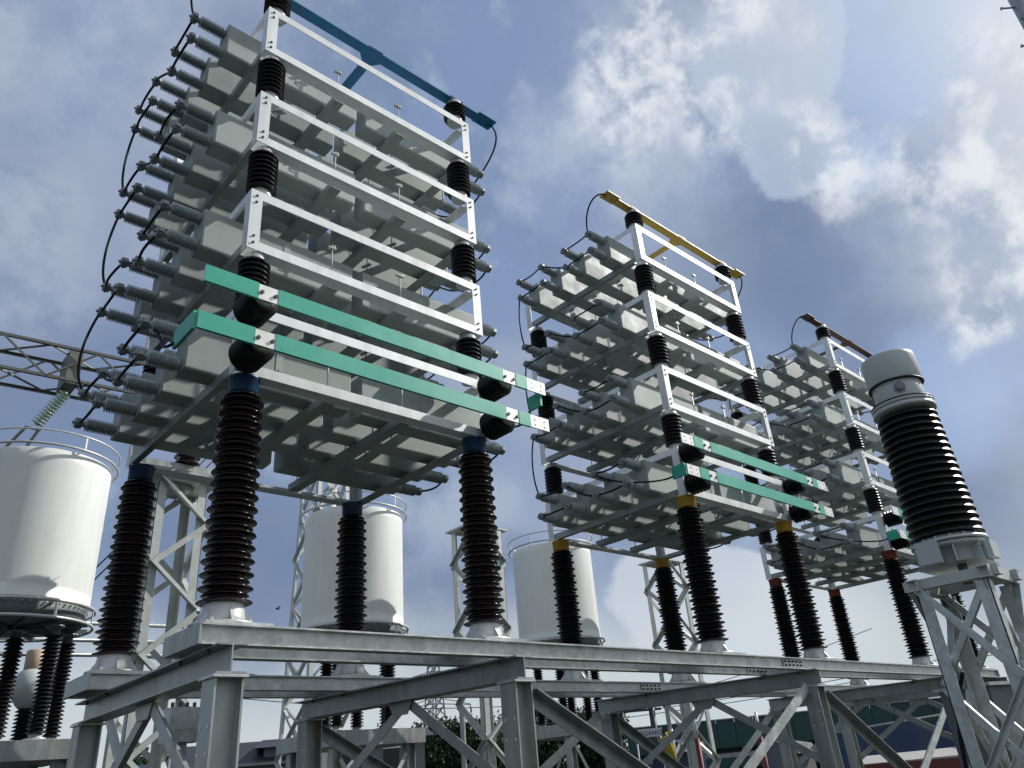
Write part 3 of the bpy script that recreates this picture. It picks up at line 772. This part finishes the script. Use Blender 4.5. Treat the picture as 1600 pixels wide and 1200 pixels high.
ob('upper_flange', MB().lathe([(.17,1.198),(.205,1.215),(.255,1.22),(.255,1.25),(.235,1.252),(.235,1.262),(.255,1.264),(.255,1.285),(.20,1.287)], (0,0,0), n=48).mesh('upper_flange', M['cthead']), t)
hd = ob('head', MB().lathe([(.195,1.28),(.20,1.29),(.205,1.47),(.20,1.475)], (0,0,0), n=48).mesh('head', M['cthead']), t)
ob('gasket_ring', MB().lathe([(.208,1.455),(.232,1.456),(.232,1.464),(.208,1.465)], (0,0,0), n=48).mesh('gasket_ring', M['dark']), t)
ob('gasket_ring', MB().lathe([(.20,1.2885),(.258,1.289),(.258,1.296),(.20,1.297)], (0,0,0), n=48).mesh('gasket_ring', M['dark']), t)
ob('head_dome', MB().lathe([(.225,1.465),(.228,1.47),(.228,1.68),(.222,1.706),(.20,1.718),(.10,1.722)], (0,0,0), n=48).mesh('head_dome', M['cthead']), t)
for a in (205, 95):
    d = Vector((math.cos(math.radians(a)), math.sin(math.radians(a)), 0))
    ob('terminal_boss', MB().lathe([(.05,.19),(.05,.212)], (0,0,1.385), d, 6, False).lathe([(.03,.21),(.03,.23)], (0,0,1.385), d, 10).mesh('terminal_boss', M['clampm']), t)
hb = MB()
for k in range(16):
    a = 2*math.pi*k/16; hb.cyl((.262*math.cos(a),.262*math.sin(a),.12),(.262*math.cos(a),.262*math.sin(a),.195),.011,6,False)
ob('flange_bolts', hb.mesh('flange_bolts', M['galvd']), t)['kind'] = 'stuff'
for k in range(8):
    a = math.radians(22+45*k); d = Vector((math.cos(a), math.sin(a), 0)); n_ = Vector((-d.y,d.x,0))*.006
    p = [d*.195, d*.27, d*.265+Vector((0,0,.03)), d*.262+Vector((0,0,.12)), d*.195+Vector((0,0,.12))]
    ob('base_gusset', MB().add([q-n_ for q in p]+[q+n_ for q in p], [(0,1,2,3,4),(9,8,7,6,5)]+[(i,5+i,5+(i+1)%5,(i+1)%5) for i in range(5)]).mesh('base_gusset', M['cthead']), t)
ob('terminal_box', MB().box((-.345,-.01,-.0),(-.275,.15,.16)).mesh('terminal_box', M['cthead']), t)
ob('terminal_box', MB().box((-.10,-.315,.0),(.06,-.275,.12)).mesh('terminal_box', M['cthead']), t)
ob('drain_valve', MB().cyl((-.06,-.06,-.14),(-.06,-.06,.0),.035,10).cyl((-.11,-.06,-.12),(.02,-.06,-.12),.014,8).mesh('drain_valve', M['rust']), t)
ob('base_frame_plate', MB().box((-.24,-.24,-.0015),(.24,.24,.0)).mesh('base_frame_plate', M['lattice']), t)
cab = bez((CX-.02,CY+.18,2.0), (CX+.02,CY+.30,1.8), (CX-.14,CY+.34,1.6), (CX-.16,CY+.30,1.0), 20)
base = cab[0]
thing('control_cable', 'black control cable hanging beside the lattice tower of the current transformer', 'cable', base, data=MB().tube([p-base for p in cab], .014, 8).mesh('control_cable', M['cable']))

# ------------------------------------------------------------------ steel pole at the top corner
t = thing('steel_pole', 'tall grey tubular steel pole with step bolts, top corner of the view', 'pole', (7.35,-4.02,0))
ob('shaft', MB().cyl((0,0,0),(0,0,14),.105,24,r1=.08).mesh('shaft', M['galvd']), t)
for k in range(10):
    z = 7.6+.32*k; s_ = 1 if k % 2 else -1; d = Vector((-.72*1, .69*1, 0)) if k % 2 else Vector((-.9,.2,0))
    d = d.normalized()
    ob('step_bolt', MB().cyl(d*.08+Vector((0,0,z)), d*.24+Vector((0,0,z)), .011, 8).cyl(d*.24+Vector((0,0,z)), d*.25+Vector((0,0,z)), .02, 8, False).mesh('step_bolt', M['galvd']), t)

# ------------------------------------------------------------------ gantry with truss beam, string insulator, behind the drums
def truss_between(t, A, B, w, h, n, mat, chord=.09, web=.05):
    A = Vector(A); B = Vector(B); d = (B-A); L_ = d.length; d.normalize(); s_ = d.cross(Vector((0,0,1))).normalized(); u = Vector((0,0,1))
    C = [(-w/2,-h/2),(w/2,-h/2),(w/2,h/2),(-w/2,h/2)]
    P = lambda k, q: A+d*(L_*q/n)+s_*C[k][0]+u*C[k][1]
    for k in range(4): ob('chord', MB().angle(P(k,0),P(k,n),chord,.012,s_*(-1 if C[k][0] > 0 else 1)).mesh('chord', M[mat]), t)
    for f in range(4):
        a, b_ = f, (f+1) % 4
        for q in range(n):
            x, y = (a,b_) if q % 2 else (b_,a)
            ob('web_bar', MB().angle(P(x,q),P(y,q+1),web,.008).mesh('web_bar', M[mat]), t)
tg = thing('gantry_beam', 'rusty lattice gantry beam crossing behind the bushings of the blue-topped bank', 'gantry', (0,0,0))
truss_between(tg, (-5.5,16.4,11.55), (9.6,14.0,11.0), .85, .85, 15, 'rust', .07, .04)
ob('tie_plate', MB().box((1.9,14.9,10.85),(2.2,15.6,11.75)).mesh('tie_plate', M['rust']), tg)
t = lattice('gantry_tower', 'tapering lattice gantry tower behind the drum under the blue-topped bank', 'lattice tower', 8.15, 13.4, .75, .75, 0, 11.5, leg=.11, panel=1.1, mat='lattice', style='x', spread=.9)
ob('service_pipe', MB().cyl((.05,-.3,0),(.05,-.3,11),.12,14).mesh('service_pipe', M['postwhite']), t)
t = thing('string_insulator', 'pale green glass insulator string slanting down from the gantry beam', 'insulator', (2.05,15.2,10.75), 'twin glass strings')
d = (Vector((1.55,15.45,9.75))-Vector((2.05,15.2,10.75)))
for s_ in (0,):
    st = MB(); L_ = d.length; nd = 12
    pr_ = [(.03,0)]
    for q in range(nd):
        z = .05+(L_-.15)*q/nd; p = (L_-.15)/nd
        pr_ += [(.04,z),(.15,z+.25*p),(.155,z+.4*p),(.05,z+.6*p),(.04,z+.95*p)]
    st.lathe(pr_, (0,0,0), d, 18); ob('glass_discs', st.mesh('glass_discs', M['glassins']), t)
    dn = d.normalized()
    for e in (-.14,.14):
        ob('clamp', MB().bar(d+Vector((e,0,0)), d+dn*.55+Vector((e*1.3,0,-.05)), .06, .05).mesh('clamp', M['rust']), t)
        ob('yoke', MB().bar(d+Vector((-.17,0,0)), d+Vector((.17,0,0)), .04, .05).mesh('yoke', M['rust']), t)
for e, nm in ((-.14,'lower'),(.14,'upper')):
    a = Vector((1.5+e,15.45,9.2)); b_ = Vector((-3+e,15.8,6.0))
    thing('line_conductor', '%s of the twin conductors leaving the glass insulator string' % nm, 'wire', a, 'twin conductors', data=MB().tube([p-a for p in bez(a, a+Vector((-.6,0,-.9)), b_+Vector((1.2,0,.4)), b_, 14)], .022, 6).mesh('line_conductor', M['cable']))
for e, nm in ((0,'upper'),(.16,'lower')):
    a = Vector((1.72+e*.9,9.45,4.90)); b_ = Vector((3.45+e*.9,8.93,7.40))
    thing('slanting_conductor', '%s thin conductor slanting up behind the lattice pedestal' % nm, 'wire', a, 'slanting conductors', data=MB().tube([Vector((0,0,0)), (b_-a)*.5+Vector((0,0,-.03)), b_-a], .011, 6).mesh('slanting_conductor', M['cable']))

# three tubular bus pipes behind the first drum
for q, z in enumerate((4.28, 4.02, 3.80)):
    nm = ['upper','middle','lower'][q]
    a = Vector((-3.5, 9.7, z-.10)); b_ = Vector((4.2, 9.7, z+.04))
    t = thing('tubular_busbar', '%s of three grey tubular busbars passing behind the first white drum' % nm, 'busbar', a, 'tubular busbars behind the first drum')
    ob('tube', MB().cyl((0,0,0), b_-a, .032, 14).mesh('tube', M['galvd']), t)
    for xx in (1.8, 5.8):
        ob('clamp', MB().box((xx-.05,-.05,-.06),(xx+.05,.05,.06)).mesh('clamp', M['clampm']), t)

def ct_small(name, label, x, y, zbase, sc_=1., head='cthead', cap='tan'):
    t = thing(name, label, 'transformer', (x,y,0))
    ob('stand', MB().bar((0,0,0),(0,0,zbase),.30,.30,(1,0,0)).mesh('stand', M['galvd']), t)
    ob('porcelain', MB().lathe(sheds(zbase, zbase+.95, 20, .08, .13), (0,0,0), n=20).mesh('porcelain', M['black']), t)
    z = zbase+.95
    ob('head', MB().lathe([(.10,z),(.14,z+.04),(.21,z+.14),(.24,z+.26),(.22,z+.38),(.16,z+.47),(.12,z+.5)], (0,0,0), n=28).mesh('head', M['cthead']), t)
    ob('cap', MB().lathe([(.12,z+.49),(.125,z+.50),(.125,z+.74),(.10,z+.76)], (0,0,0), n=20).mesh('cap', M[cap]), t)
    return t
ct_small('instrument_transformer', 'grey bulb-headed transformer with tan cap behind the first drum insulators', 1.06, 8.55, 1.95)

# cylindrical grey apparatus box left and small marshalling box under the front cross beam
t = thing('relay_box', 'small grey control box with bolts on top beside the first front column', 'control box', (1.19,3.36,0))
ob('box_body', MB().box((-.15,-.12,2.08),(.15,.12,2.36)).mesh('box_body', M['galv']), t)
ob('post', MB().bar((0,0,0),(0,0,2.08),.09,.09,(1,0,0)).mesh('post', M['galvd']), t)
bb = MB()
for k in range(4): bb.cyl((-.1+.065*k,0,2.36),(-.1+.065*k,0,2.41),.015,6,False)
ob('terminal_studs', bb.mesh('terminal_studs', M['bolt']), t)
ob('label_plate', MB().box((-.10,-.124,2.18),(.04,-.1205,2.26)).mesh('label_plate', M['signw']), t)

# ------------------------------------------------------------------ things beyond the yard
def box_building(name, label, cx, cyy, lx, ly, h, rot, wall, roof, rise, over=.4, group=None, windows=()):
    t = thing(name, label, 'building', (cx,cyy,0), group, rot=(0,0,rot))
    ob('wall', MB().box((-lx/2,-ly/2,0),(lx/2,ly/2,h)).mesh('wall', M[wall]), t)
    r_ = MB(); a, b_ = lx/2+over, ly/2+over
    r_.add([(-a,-b_,h+.01),(a,-b_,h+.01),(a,b_,h+.01),(-a,b_,h+.01),(-a,0,h+rise),(a,0,h+rise)], [(0,1,5,4),(3,4,5,2),(0,4,3),(1,2,5),(0,3,2,1)])
    ob('roof', r_.mesh('roof', M[roof]), t)
    for (wx, wz, ww, wh) in windows:
        f = ob('window', MB().box((wx-ww/2,-ly/2-.05,wz),(wx+ww/2,-ly/2-.005,wz+wh)).mesh('window', M['dark']), t)
        ob('window_frame', MB().box((wx-ww/2-.06,-ly/2-.07,wz+wh),(wx+ww/2+.06,-ly/2-.004,wz+wh+.08)).mesh('window_frame', M['postwhite']), f)
    return t
# long teal shed: vertical profiled sheets with ribs
def teal_shed():
    A = Vector((29.2, 21.9, 0)); B = Vector((38.5, 6.0, 0)); d = B-A; L_ = d.length; ang = math.atan2(d.y, d.x)
    t = thing('teal_shed', 'long teal sheet-clad shed with a pale roof edge beyond the yard', 'building', A, rot=(0,0,ang))
    npan = 22; pw = L_/npan
    for k in range(npan):
        m_ = MB(); x = k*pw
        m_.box((x+.01,0,1.95),(x+pw-.01,.10,3.12))
        for q in range(4): m_.box((x+.05+pw*q/4,-.03,1.97),(x+.10+pw*q/4,-.001,3.10))
        ob('wall_panel', m_.mesh('wall_panel', M['teal']), t)
    ob('roof', MB().prof([(.2,2.95),(.2,3.0),(9,3.1),(9,3.0)][::-1], (-.3,0,0), (L_+.3,0,0), (0,1,0)).mesh('roof', M['darkroof']), t)
    ob('roof_edge', MB().box((-.32,-.06,3.125),(L_+.32,.16,3.17)).mesh('roof_edge', M['roofpale']), t)
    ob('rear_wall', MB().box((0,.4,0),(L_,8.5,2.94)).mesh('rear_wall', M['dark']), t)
    ob('lower_band', MB().box((0,-.3,1.15),(L_,-.22,1.55)).mesh('lower_band', M['teal']), t)
    rr_ = random.Random(5)
    for k in range(14):
        x = rr_.uniform(0,L_-1.5); ob('pale_strip', MB().box((x,-.32,1.56),(x+rr_.uniform(.4,1.3),-.24,1.56+rr_.uniform(.08,.22))).mesh('pale_strip', M['roofpale']), t)
    for k in range(8):
        ob('post', MB().box((k*L_/7-.1,-.05,0),(k*L_/7+.1,.11,1.94)).mesh('post', M['wallgrey']), t)
teal_shed()
# parked goods / pale trucks visible in the open bays
for k, (x, y, c, nm) in enumerate(((30.6,14.6,'wallgrey','grey'),(32.0,12.2,'tarp','blue'),(27.5,17.8,'tarp','blue'))):
    t = thing('covered_crate', ['grey crate stack in the open bay of the teal shed','blue covered load beside the grey crates in front of the teal shed','blue covered load under the small sign board'][k], 'crate', (x,y,0))
    ob('crate_body', MB().box((-.9,-.7,0),(.9,.7,[1.5,1.3,1.9][k])).mesh('crate_body', M[c]), t)
    ob('cover', MB().prof([(-.95,0),(.95,0),(.8,.35),(0,.5),(-.8,.35)], (-.75,0,[1.5,1.3,1.9][k]+.005), (.75,0,[1.5,1.3,1.9][k]+.005), (0,1,0)).mesh('cover', M[c]), t)

# blue tarpaulin tent
def tarp_tent():
    A = Vector((25.1, 9.7, 0)); B = Vector((27.0, 4.9, 0)); d = B-A; ang = math.atan2(d.y, d.x); L_ = d.length
    t = thing('blue_tarpaulin', 'large blue tarpaulin stretched over a frame beyond the row of columns', 'tarpaulin', A, rot=(0,0,ang))
    m_ = MB(); nx, ny = 26, 10; vs = []; rnd = random.Random(3)
    for i in range(nx+1):
        for j in range(ny+1):
            u, v = i/nx, j/ny
            vs.append((L_*u, -.2-1.4*(1-v)+.05*math.sin(u*19+v*3)+.02*rnd.random(), .05+(1.95+.35*u)*v - .12*math.sin(math.pi*((u*4)%1))*v))
    fs = [(i*(ny+1)+j, (i+1)*(ny+1)+j, (i+1)*(ny+1)+j+1, i*(ny+1)+j+1) for i in range(nx) for j in range(ny)]
    m_.add(vs, fs, True)
    top = [(p[0], p[1], p[2]) for p in vs]
    ob('cloth', m_.mesh('cloth', M['tarp']), t)
    for k in range(5): ob('pole', MB().cyl((L_*k/4,-.15,0),(L_*k/4,-.15,2.0+.35*k/4),.04,8).mesh('pole', M['galvd']), t)
    ob('ridge', MB().cyl((0,-.15,2.02),(L_,-.15,2.36),.04,8).mesh('ridge', M['galvd']), t)
tarp_tent()
# low red-brown shed roofs at the bottom corner
for k, (x, y, lx, z, nm) in enumerate(((16.6,3.35,2.2,1.30,'a pale edge strip beside the blue tarpaulin'),(17.9,1.1,1.3,1.42,'a thick pale lip beside the lattice tower'))):
    t = thing('low_shed', 'low red-brown sheet shed with '+nm, 'shed', (x,y,0), rot=(0,0,math.radians(-62)))
    ob('wall', MB().box((-lx/2,-.5,0),(lx/2,.9,z-.12)).mesh('wall', M['roofred']), t)
    ob('roof', MB().prof([(-.75,0),(1.2,.12),(1.2,.18),(-.75,.06)], (-lx/2-.15,0,z-.11), (lx/2+.15,0,z-.07), (0,1,0)).mesh('roof', M['roofpale']), t)
    ob('fascia', MB().box((-lx/2-.15,-.80,z-.30),(lx/2+.15,-.755,z-.06)).mesh('fascia', M['roofred']), t)
# grey cabinet behind the tower
t = thing('switch_cabinet', 'plain grey steel switch cabinet seen through the legs of the transformer tower', 'cabinet', (7.1,-1.18,0), rot=(0,0,math.radians(-15)))
ob('cabinet_body', MB().box((-.22,-.30,0),(.22,.22,2.0)).mesh('cabinet_body', M['wallgrey']), t)
ob('door', MB().box((-.228,-.27,.25),(-.2205,.19,1.95)).mesh('door', M['wallgrey']), t)
ob('roof', MB().box((-.26,-.34,2.001),(.26,.26,2.03)).mesh('roof', M['galv']), t)
t = thing('yellow_drum', 'small yellow round float on a grey post beside the transformer tower', 'float', (14.0,1.45,0))
ob('post', MB().cyl((0,0,0),(0,0,1.85),.05,10).mesh('post', M['galvd']), t)
ob('float', MB().lathe([(.05,1.84),(.12,1.9),(.14,2.02),(.10,2.14),(.03,2.18)], (0,0,0), n=16).mesh('float', M['flagy']), t)

# grey houses on the low skyline
box_building('grey_house', 'grey rendered house with a dark roof low behind the second column', 15.6, 33.0, 5.5, 5, 2.8, math.radians(-30), 'wallgrey', 'darkroof', 1.1, windows=((-1.2,1.4,.8,.9),(1.0,1.4,.8,.9)))
box_building('grey_hall', 'long grey hall with flat eaves between the first two columns', 19.9, 31.5, 7.0, 6, 3.5, math.radians(-32), 'wallgrey', 'darkroof', .5, windows=((-2,2.2,.7,.9),(0,2.2,.7,.9),(2,2.2,.7,.9)))
t = thing('blue_awning', 'small bright blue awning low between the first column and its brace', 'awning', (9.4,28.5,0), rot=(0,0,math.radians(-20)))
ob('cloth', MB().prof([(-1,0),(1,.5),(1,.54),(-1,.04)], (-1.3,0,2.5), (1.3,0,2.5), (0,1,0)).mesh('cloth', M['tarp']), t)
for x in (-1.2,1.2): ob('post', MB().cyl((x,0,0),(x,0,2.7),.05,8).mesh('post', M['galvd']), t)

# sign with its lettering, flag and hazard posts
def sign():
    A = Vector((21.28,14.86,2.42)); ang = math.atan2(-.78,.62)
    t = thing('sign_board', 'small grey sign board with dark capital letters under the teal shed roof', 'sign', A, rot=(0,0,ang))
    ob('board', MB().box((0,0,0),(.95,.03,.26)).mesh('board', M['signw']), t)
    for x in (.05,.88): ob('post', MB().cyl((x,.05,-2.3),(x,.05,.1),.03,8).mesh('post', M['galvd']), t)
    cu = bpy.data.curves.new('lettering', 'FONT'); cu.body = 'TAGANIO'; cu.size = .21; cu.extrude = .004; cu.space_character = 1.05
    cu.materials.append(M['signt']); tmp = bpy.data.objects.new('tmp', cu); COL.objects.link(tmp)
    me = bpy.data.meshes.new_from_object(tmp.evaluated_get(bpy.context.evaluated_depsgraph_get())); bpy.data.objects.remove(tmp); bpy.data.curves.remove(cu)
    o = ob('lettering', me, t, (.07,-.006,.05), (math.pi/2,0,0)); o.scale = (.92,1,1)
sign()
t = thing('warning_flag', 'yellow cloth flag drooping from a red and white post under the cross beam', 'flag', (8.72,3.74,0))
fl = MB(); vs = []
for i in range(9):
    for j in range(7):
        u, v = i/8, j/6; vs.append((-.02-.24*u*(1-.75*v), .05*math.sin(u*7+v*2), 2.02-.42*v-.10*u*(1-v)))
fl.add(vs, [(i*7+j,(i+1)*7+j,(i+1)*7+j+1,i*7+j+1) for i in range(8) for j in range(6)], True)
me = fl.mesh('cloth', M['flagy']); fo = ob('cloth', me, t); so = fo.modifiers.new('thickness','SOLIDIFY'); so.thickness = .01
ob('post', MB().cyl((0,0,1.55),(0,0,2.04),.022,10).mesh('post', M['postwhite']), t); ob('post_foot', MB().cyl((0,0,0),(0,0,1.548),.03,10).mesh('post_foot', M['postred']), t)
for k, (x, y) in enumerate(((9.72,4.02),(13.2,5.0))):
    t = thing('hazard_post', ['thicker white post with red foot in front of the teal shed','thinner white post with red foot further along the teal shed'][k], 'post', (x,y,0))
    ob('upper_tube', MB().cyl((0,0,1.90),(0,0,2.35),.030,12).mesh('upper_tube', M['postwhite']), t); ob('lower_tube', MB().cyl((0,0,0),(0,0,1.898),.042,12).mesh('lower_tube', M['postred']), t)

# distant pylon
def pylon():
    t = thing('transmission_pylon', 'distant lattice transmission pylon with drooping crossarms over the trees', 'pylon', (70.5,91.5,0))
    hgt = 17.5
    for i in (-1,1):
        for j in (-1,1): ob('leg', MB().bar((i*1.7,j*1.7,0),(i*.55,j*.55,hgt),.14,.14).mesh('leg', M['clampm']), t)
    wb = MB(); n = 14
    for q in range(n):
        z0, z1 = hgt*q/n, hgt*(q+1)/n; r0 = 1.7-1.15*q/n; r1 = 1.7-1.15*(q+1)/n
        for a in range(4):
            c0 = [(-r0,-r0),(r0,-r0),(r0,r0),(-r0,r0)]; c1 = [(-r1,-r1),(r1,-r1),(r1,r1),(-r1,r1)]
            wb.bar((*c0[a],z0),(*c1[(a+1)%4],z1),.12,.12); wb.bar((*c0[(a+1)%4],z0),(*c1[a],z1),.12,.12)
    o = ob('web_bracing', wb.mesh('web_bracing', M['clampm']), t); o['kind'] = 'stuff'
    for z, L_ in ((11.6,5.2),(15.2,6.0)):
        for s_ in (-1,1):
            d = Vector((.72,-.69,0))*s_
            ob('crossarm', MB().bar(Vector((0,0,z)), d*L_+Vector((0,0,z-.5)), .12,.12).bar(Vector((0,0,z+.9)), d*L_+Vector((0,0,z-.45)), .10,.10).mesh('crossarm', M['clampm']), t)
            ob('line_insulator', MB().cyl(d*L_+Vector((0,0,z-.5)), d*L_+Vector((0,0,z-1.6)), .12, 8).mesh('line_insulator', M['clampm']), t)
pylon()
# overhead wires on the low skyline
def wire(a, b_, sag, label, r=.012, name='overhead_wire', grp='overhead wires on the skyline'):
    a = Vector(a); b_ = Vector(b_); pts = [a.lerp(b_, i/20)+Vector((0,0,-sag*4*(i/20)*(1-i/20)))-a for i in range(21)]
    thing(name, label, 'wire', a, grp, data=MB().tube(pts, r, 5).mesh(name, M['cable']))
wire((28.0,21.0,3.75),(38.5,5.2,5.2),.25,'upper overhead wire above the roof of the teal shed',.016)
wire((28.0,21.0,3.55),(38.5,5.2,4.9),.20,'lower overhead wire above the roof of the teal shed',.016)
wire((28.5,24.0,3.9),(36.0,12.0,6.4),.3,'steep overhead wire rising across the teal shed roof',.016)
wire((10.0,36.0,8.2),(30.0,28.0,5.6),.6,'higher thin wire between the first two columns',.02)
wire((10.0,36.0,6.9),(30.0,28.0,4.9),.6,'lower thin wire between the first two columns',.02)
t = thing('utility_pole', 'dark wooden utility pole with insulators above the teal shed', 'pole', (28.2,19.4,0))
ob('shaft', MB().cyl((0,0,0),(0,0,4.25),.14,12).mesh('shaft', M['dark']), t)
ob('crossarm', MB().bar((-.9,.9,3.75),(.3,-.3,3.75),.10,.10).mesh('crossarm', M['dark']), t)
for k in range(4): ob('pin_insulator', MB().cyl((-.8+.3*k,.8-.3*k,3.8),(-.8+.3*k,.8-.3*k,4.1),.05,8).mesh('pin_insulator', M['postwhite']), t)

# tiny bird in the sky
t = thing('bird', 'tiny dark bird in the sky between two insulators of the blue-topped bank', 'bird', dirpx(434,951)*34+CAM)
bd = MB().lathe([(.005,-.11),(.035,-.05),(.045,.02),(.02,.10)], (0,0,0), (1,0,0), 10)
bd.add([(-.03,0,.02),(.05,0,.02),(.02,.20,.07),(-.03,.17,.06)], [(0,1,2,3),(3,2,1,0)]); bd.add([(-.03,0,.021),(.05,0,.021),(.02,-.20,.07),(-.03,-.17,.06)], [(0,1,2,3),(3,2,1,0)])
ob('body', bd.mesh('body', M['dark']), t)

# ------------------------------------------------------------------ trees
def tree(x, y, h, r, label, mat='leaf', seed=1, n=2600, low=.25, group='trees beyond the yard', leaf=.16):
    rnd = random.Random(seed)
    t = thing('broadleaf_tree', label, 'tree', (x,y,0), group)
    tr = MB(); tr.cyl((0,0,0),(.1,.05,h*.55),.16,10,r1=.09); limbs = []
    for k in range(7):
        a = rnd.uniform(0,6.28); l_ = r*rnd.uniform(.5,.8); z0 = h*rnd.uniform(.3,.55)
        e = Vector((math.cos(a)*l_, math.sin(a)*l_, h*rnd.uniform(.6,.88))); limbs.append(e)
        tr.cyl((.07,.03,z0), e, .06, 6, r1=.015)
    ob('trunk', tr.mesh('trunk', M['bark']), t)
    cl = [(Vector((rnd.gauss(0,.42)*r, rnd.gauss(0,.42)*r, h*rnd.uniform(low+.05,.93))), r*rnd.uniform(.22,.42)) for _ in range(34)]+[(e, r*.3) for e in limbs]
    cr = MB()
    for k in range(n):
        c, cr_ = rnd.choice(cl)
        d = Vector((rnd.gauss(0,1),rnd.gauss(0,1),rnd.gauss(0,.8))).normalized()*cr_*rnd.uniform(.55,1.12)
        p = c+d; s_ = leaf*rnd.uniform(.6,1.4)
        u = Vector((rnd.gauss(0,1),rnd.gauss(0,1),rnd.gauss(0,1))).normalized(); v = u.orthogonal().normalized()
        w = u.cross(v)
        cr.add([p-v*s_, p+w*s_*.5, p+v*s_, p-w*s_*.5], [(0,1,2,3)])
    ob('crown', cr.mesh('crown', M[mat]), t)
tspec = [(25.6,36.8,3.7,2.2,'dark leafy tree, low, just behind the drum stand'),(28.2,35.2,4.5,2.4,'dark leafy tree directly under the distant pylon'),(30.2,33.6,4.5,2.4,'dark leafy tree behind the tower braces, between pylon and column'),
         (32.6,32.0,5.2,2.5,'tall dark tree beside the second front column'),(29.0,27.5,3.9,2.2,'low dark bush-like tree in front of the taller ones'),(33.6,28.2,4.6,2.2,'dark tree meeting the end of the teal shed')]
for i, (x, y, h, r, lb) in enumerate(tspec): tree(x, y, h, r, lb, seed=20+i, n=13000, low=.05, leaf=.13)
tree(24.0, .6, 5.1, 1.8, 'yellow-green tree at the edge beyond the transformer tower', 'leaf2', 51, 3200, .15)
tree(26.5,-1.6, 5.6, 2.2, 'darker tree half cut by the picture edge', 'leaf', 52, 3200, .15)
tree(12.9, 38.0, 4.2, 1.8, 'small dark tree beside the grey house roof', 'leaf', 53, 1800)
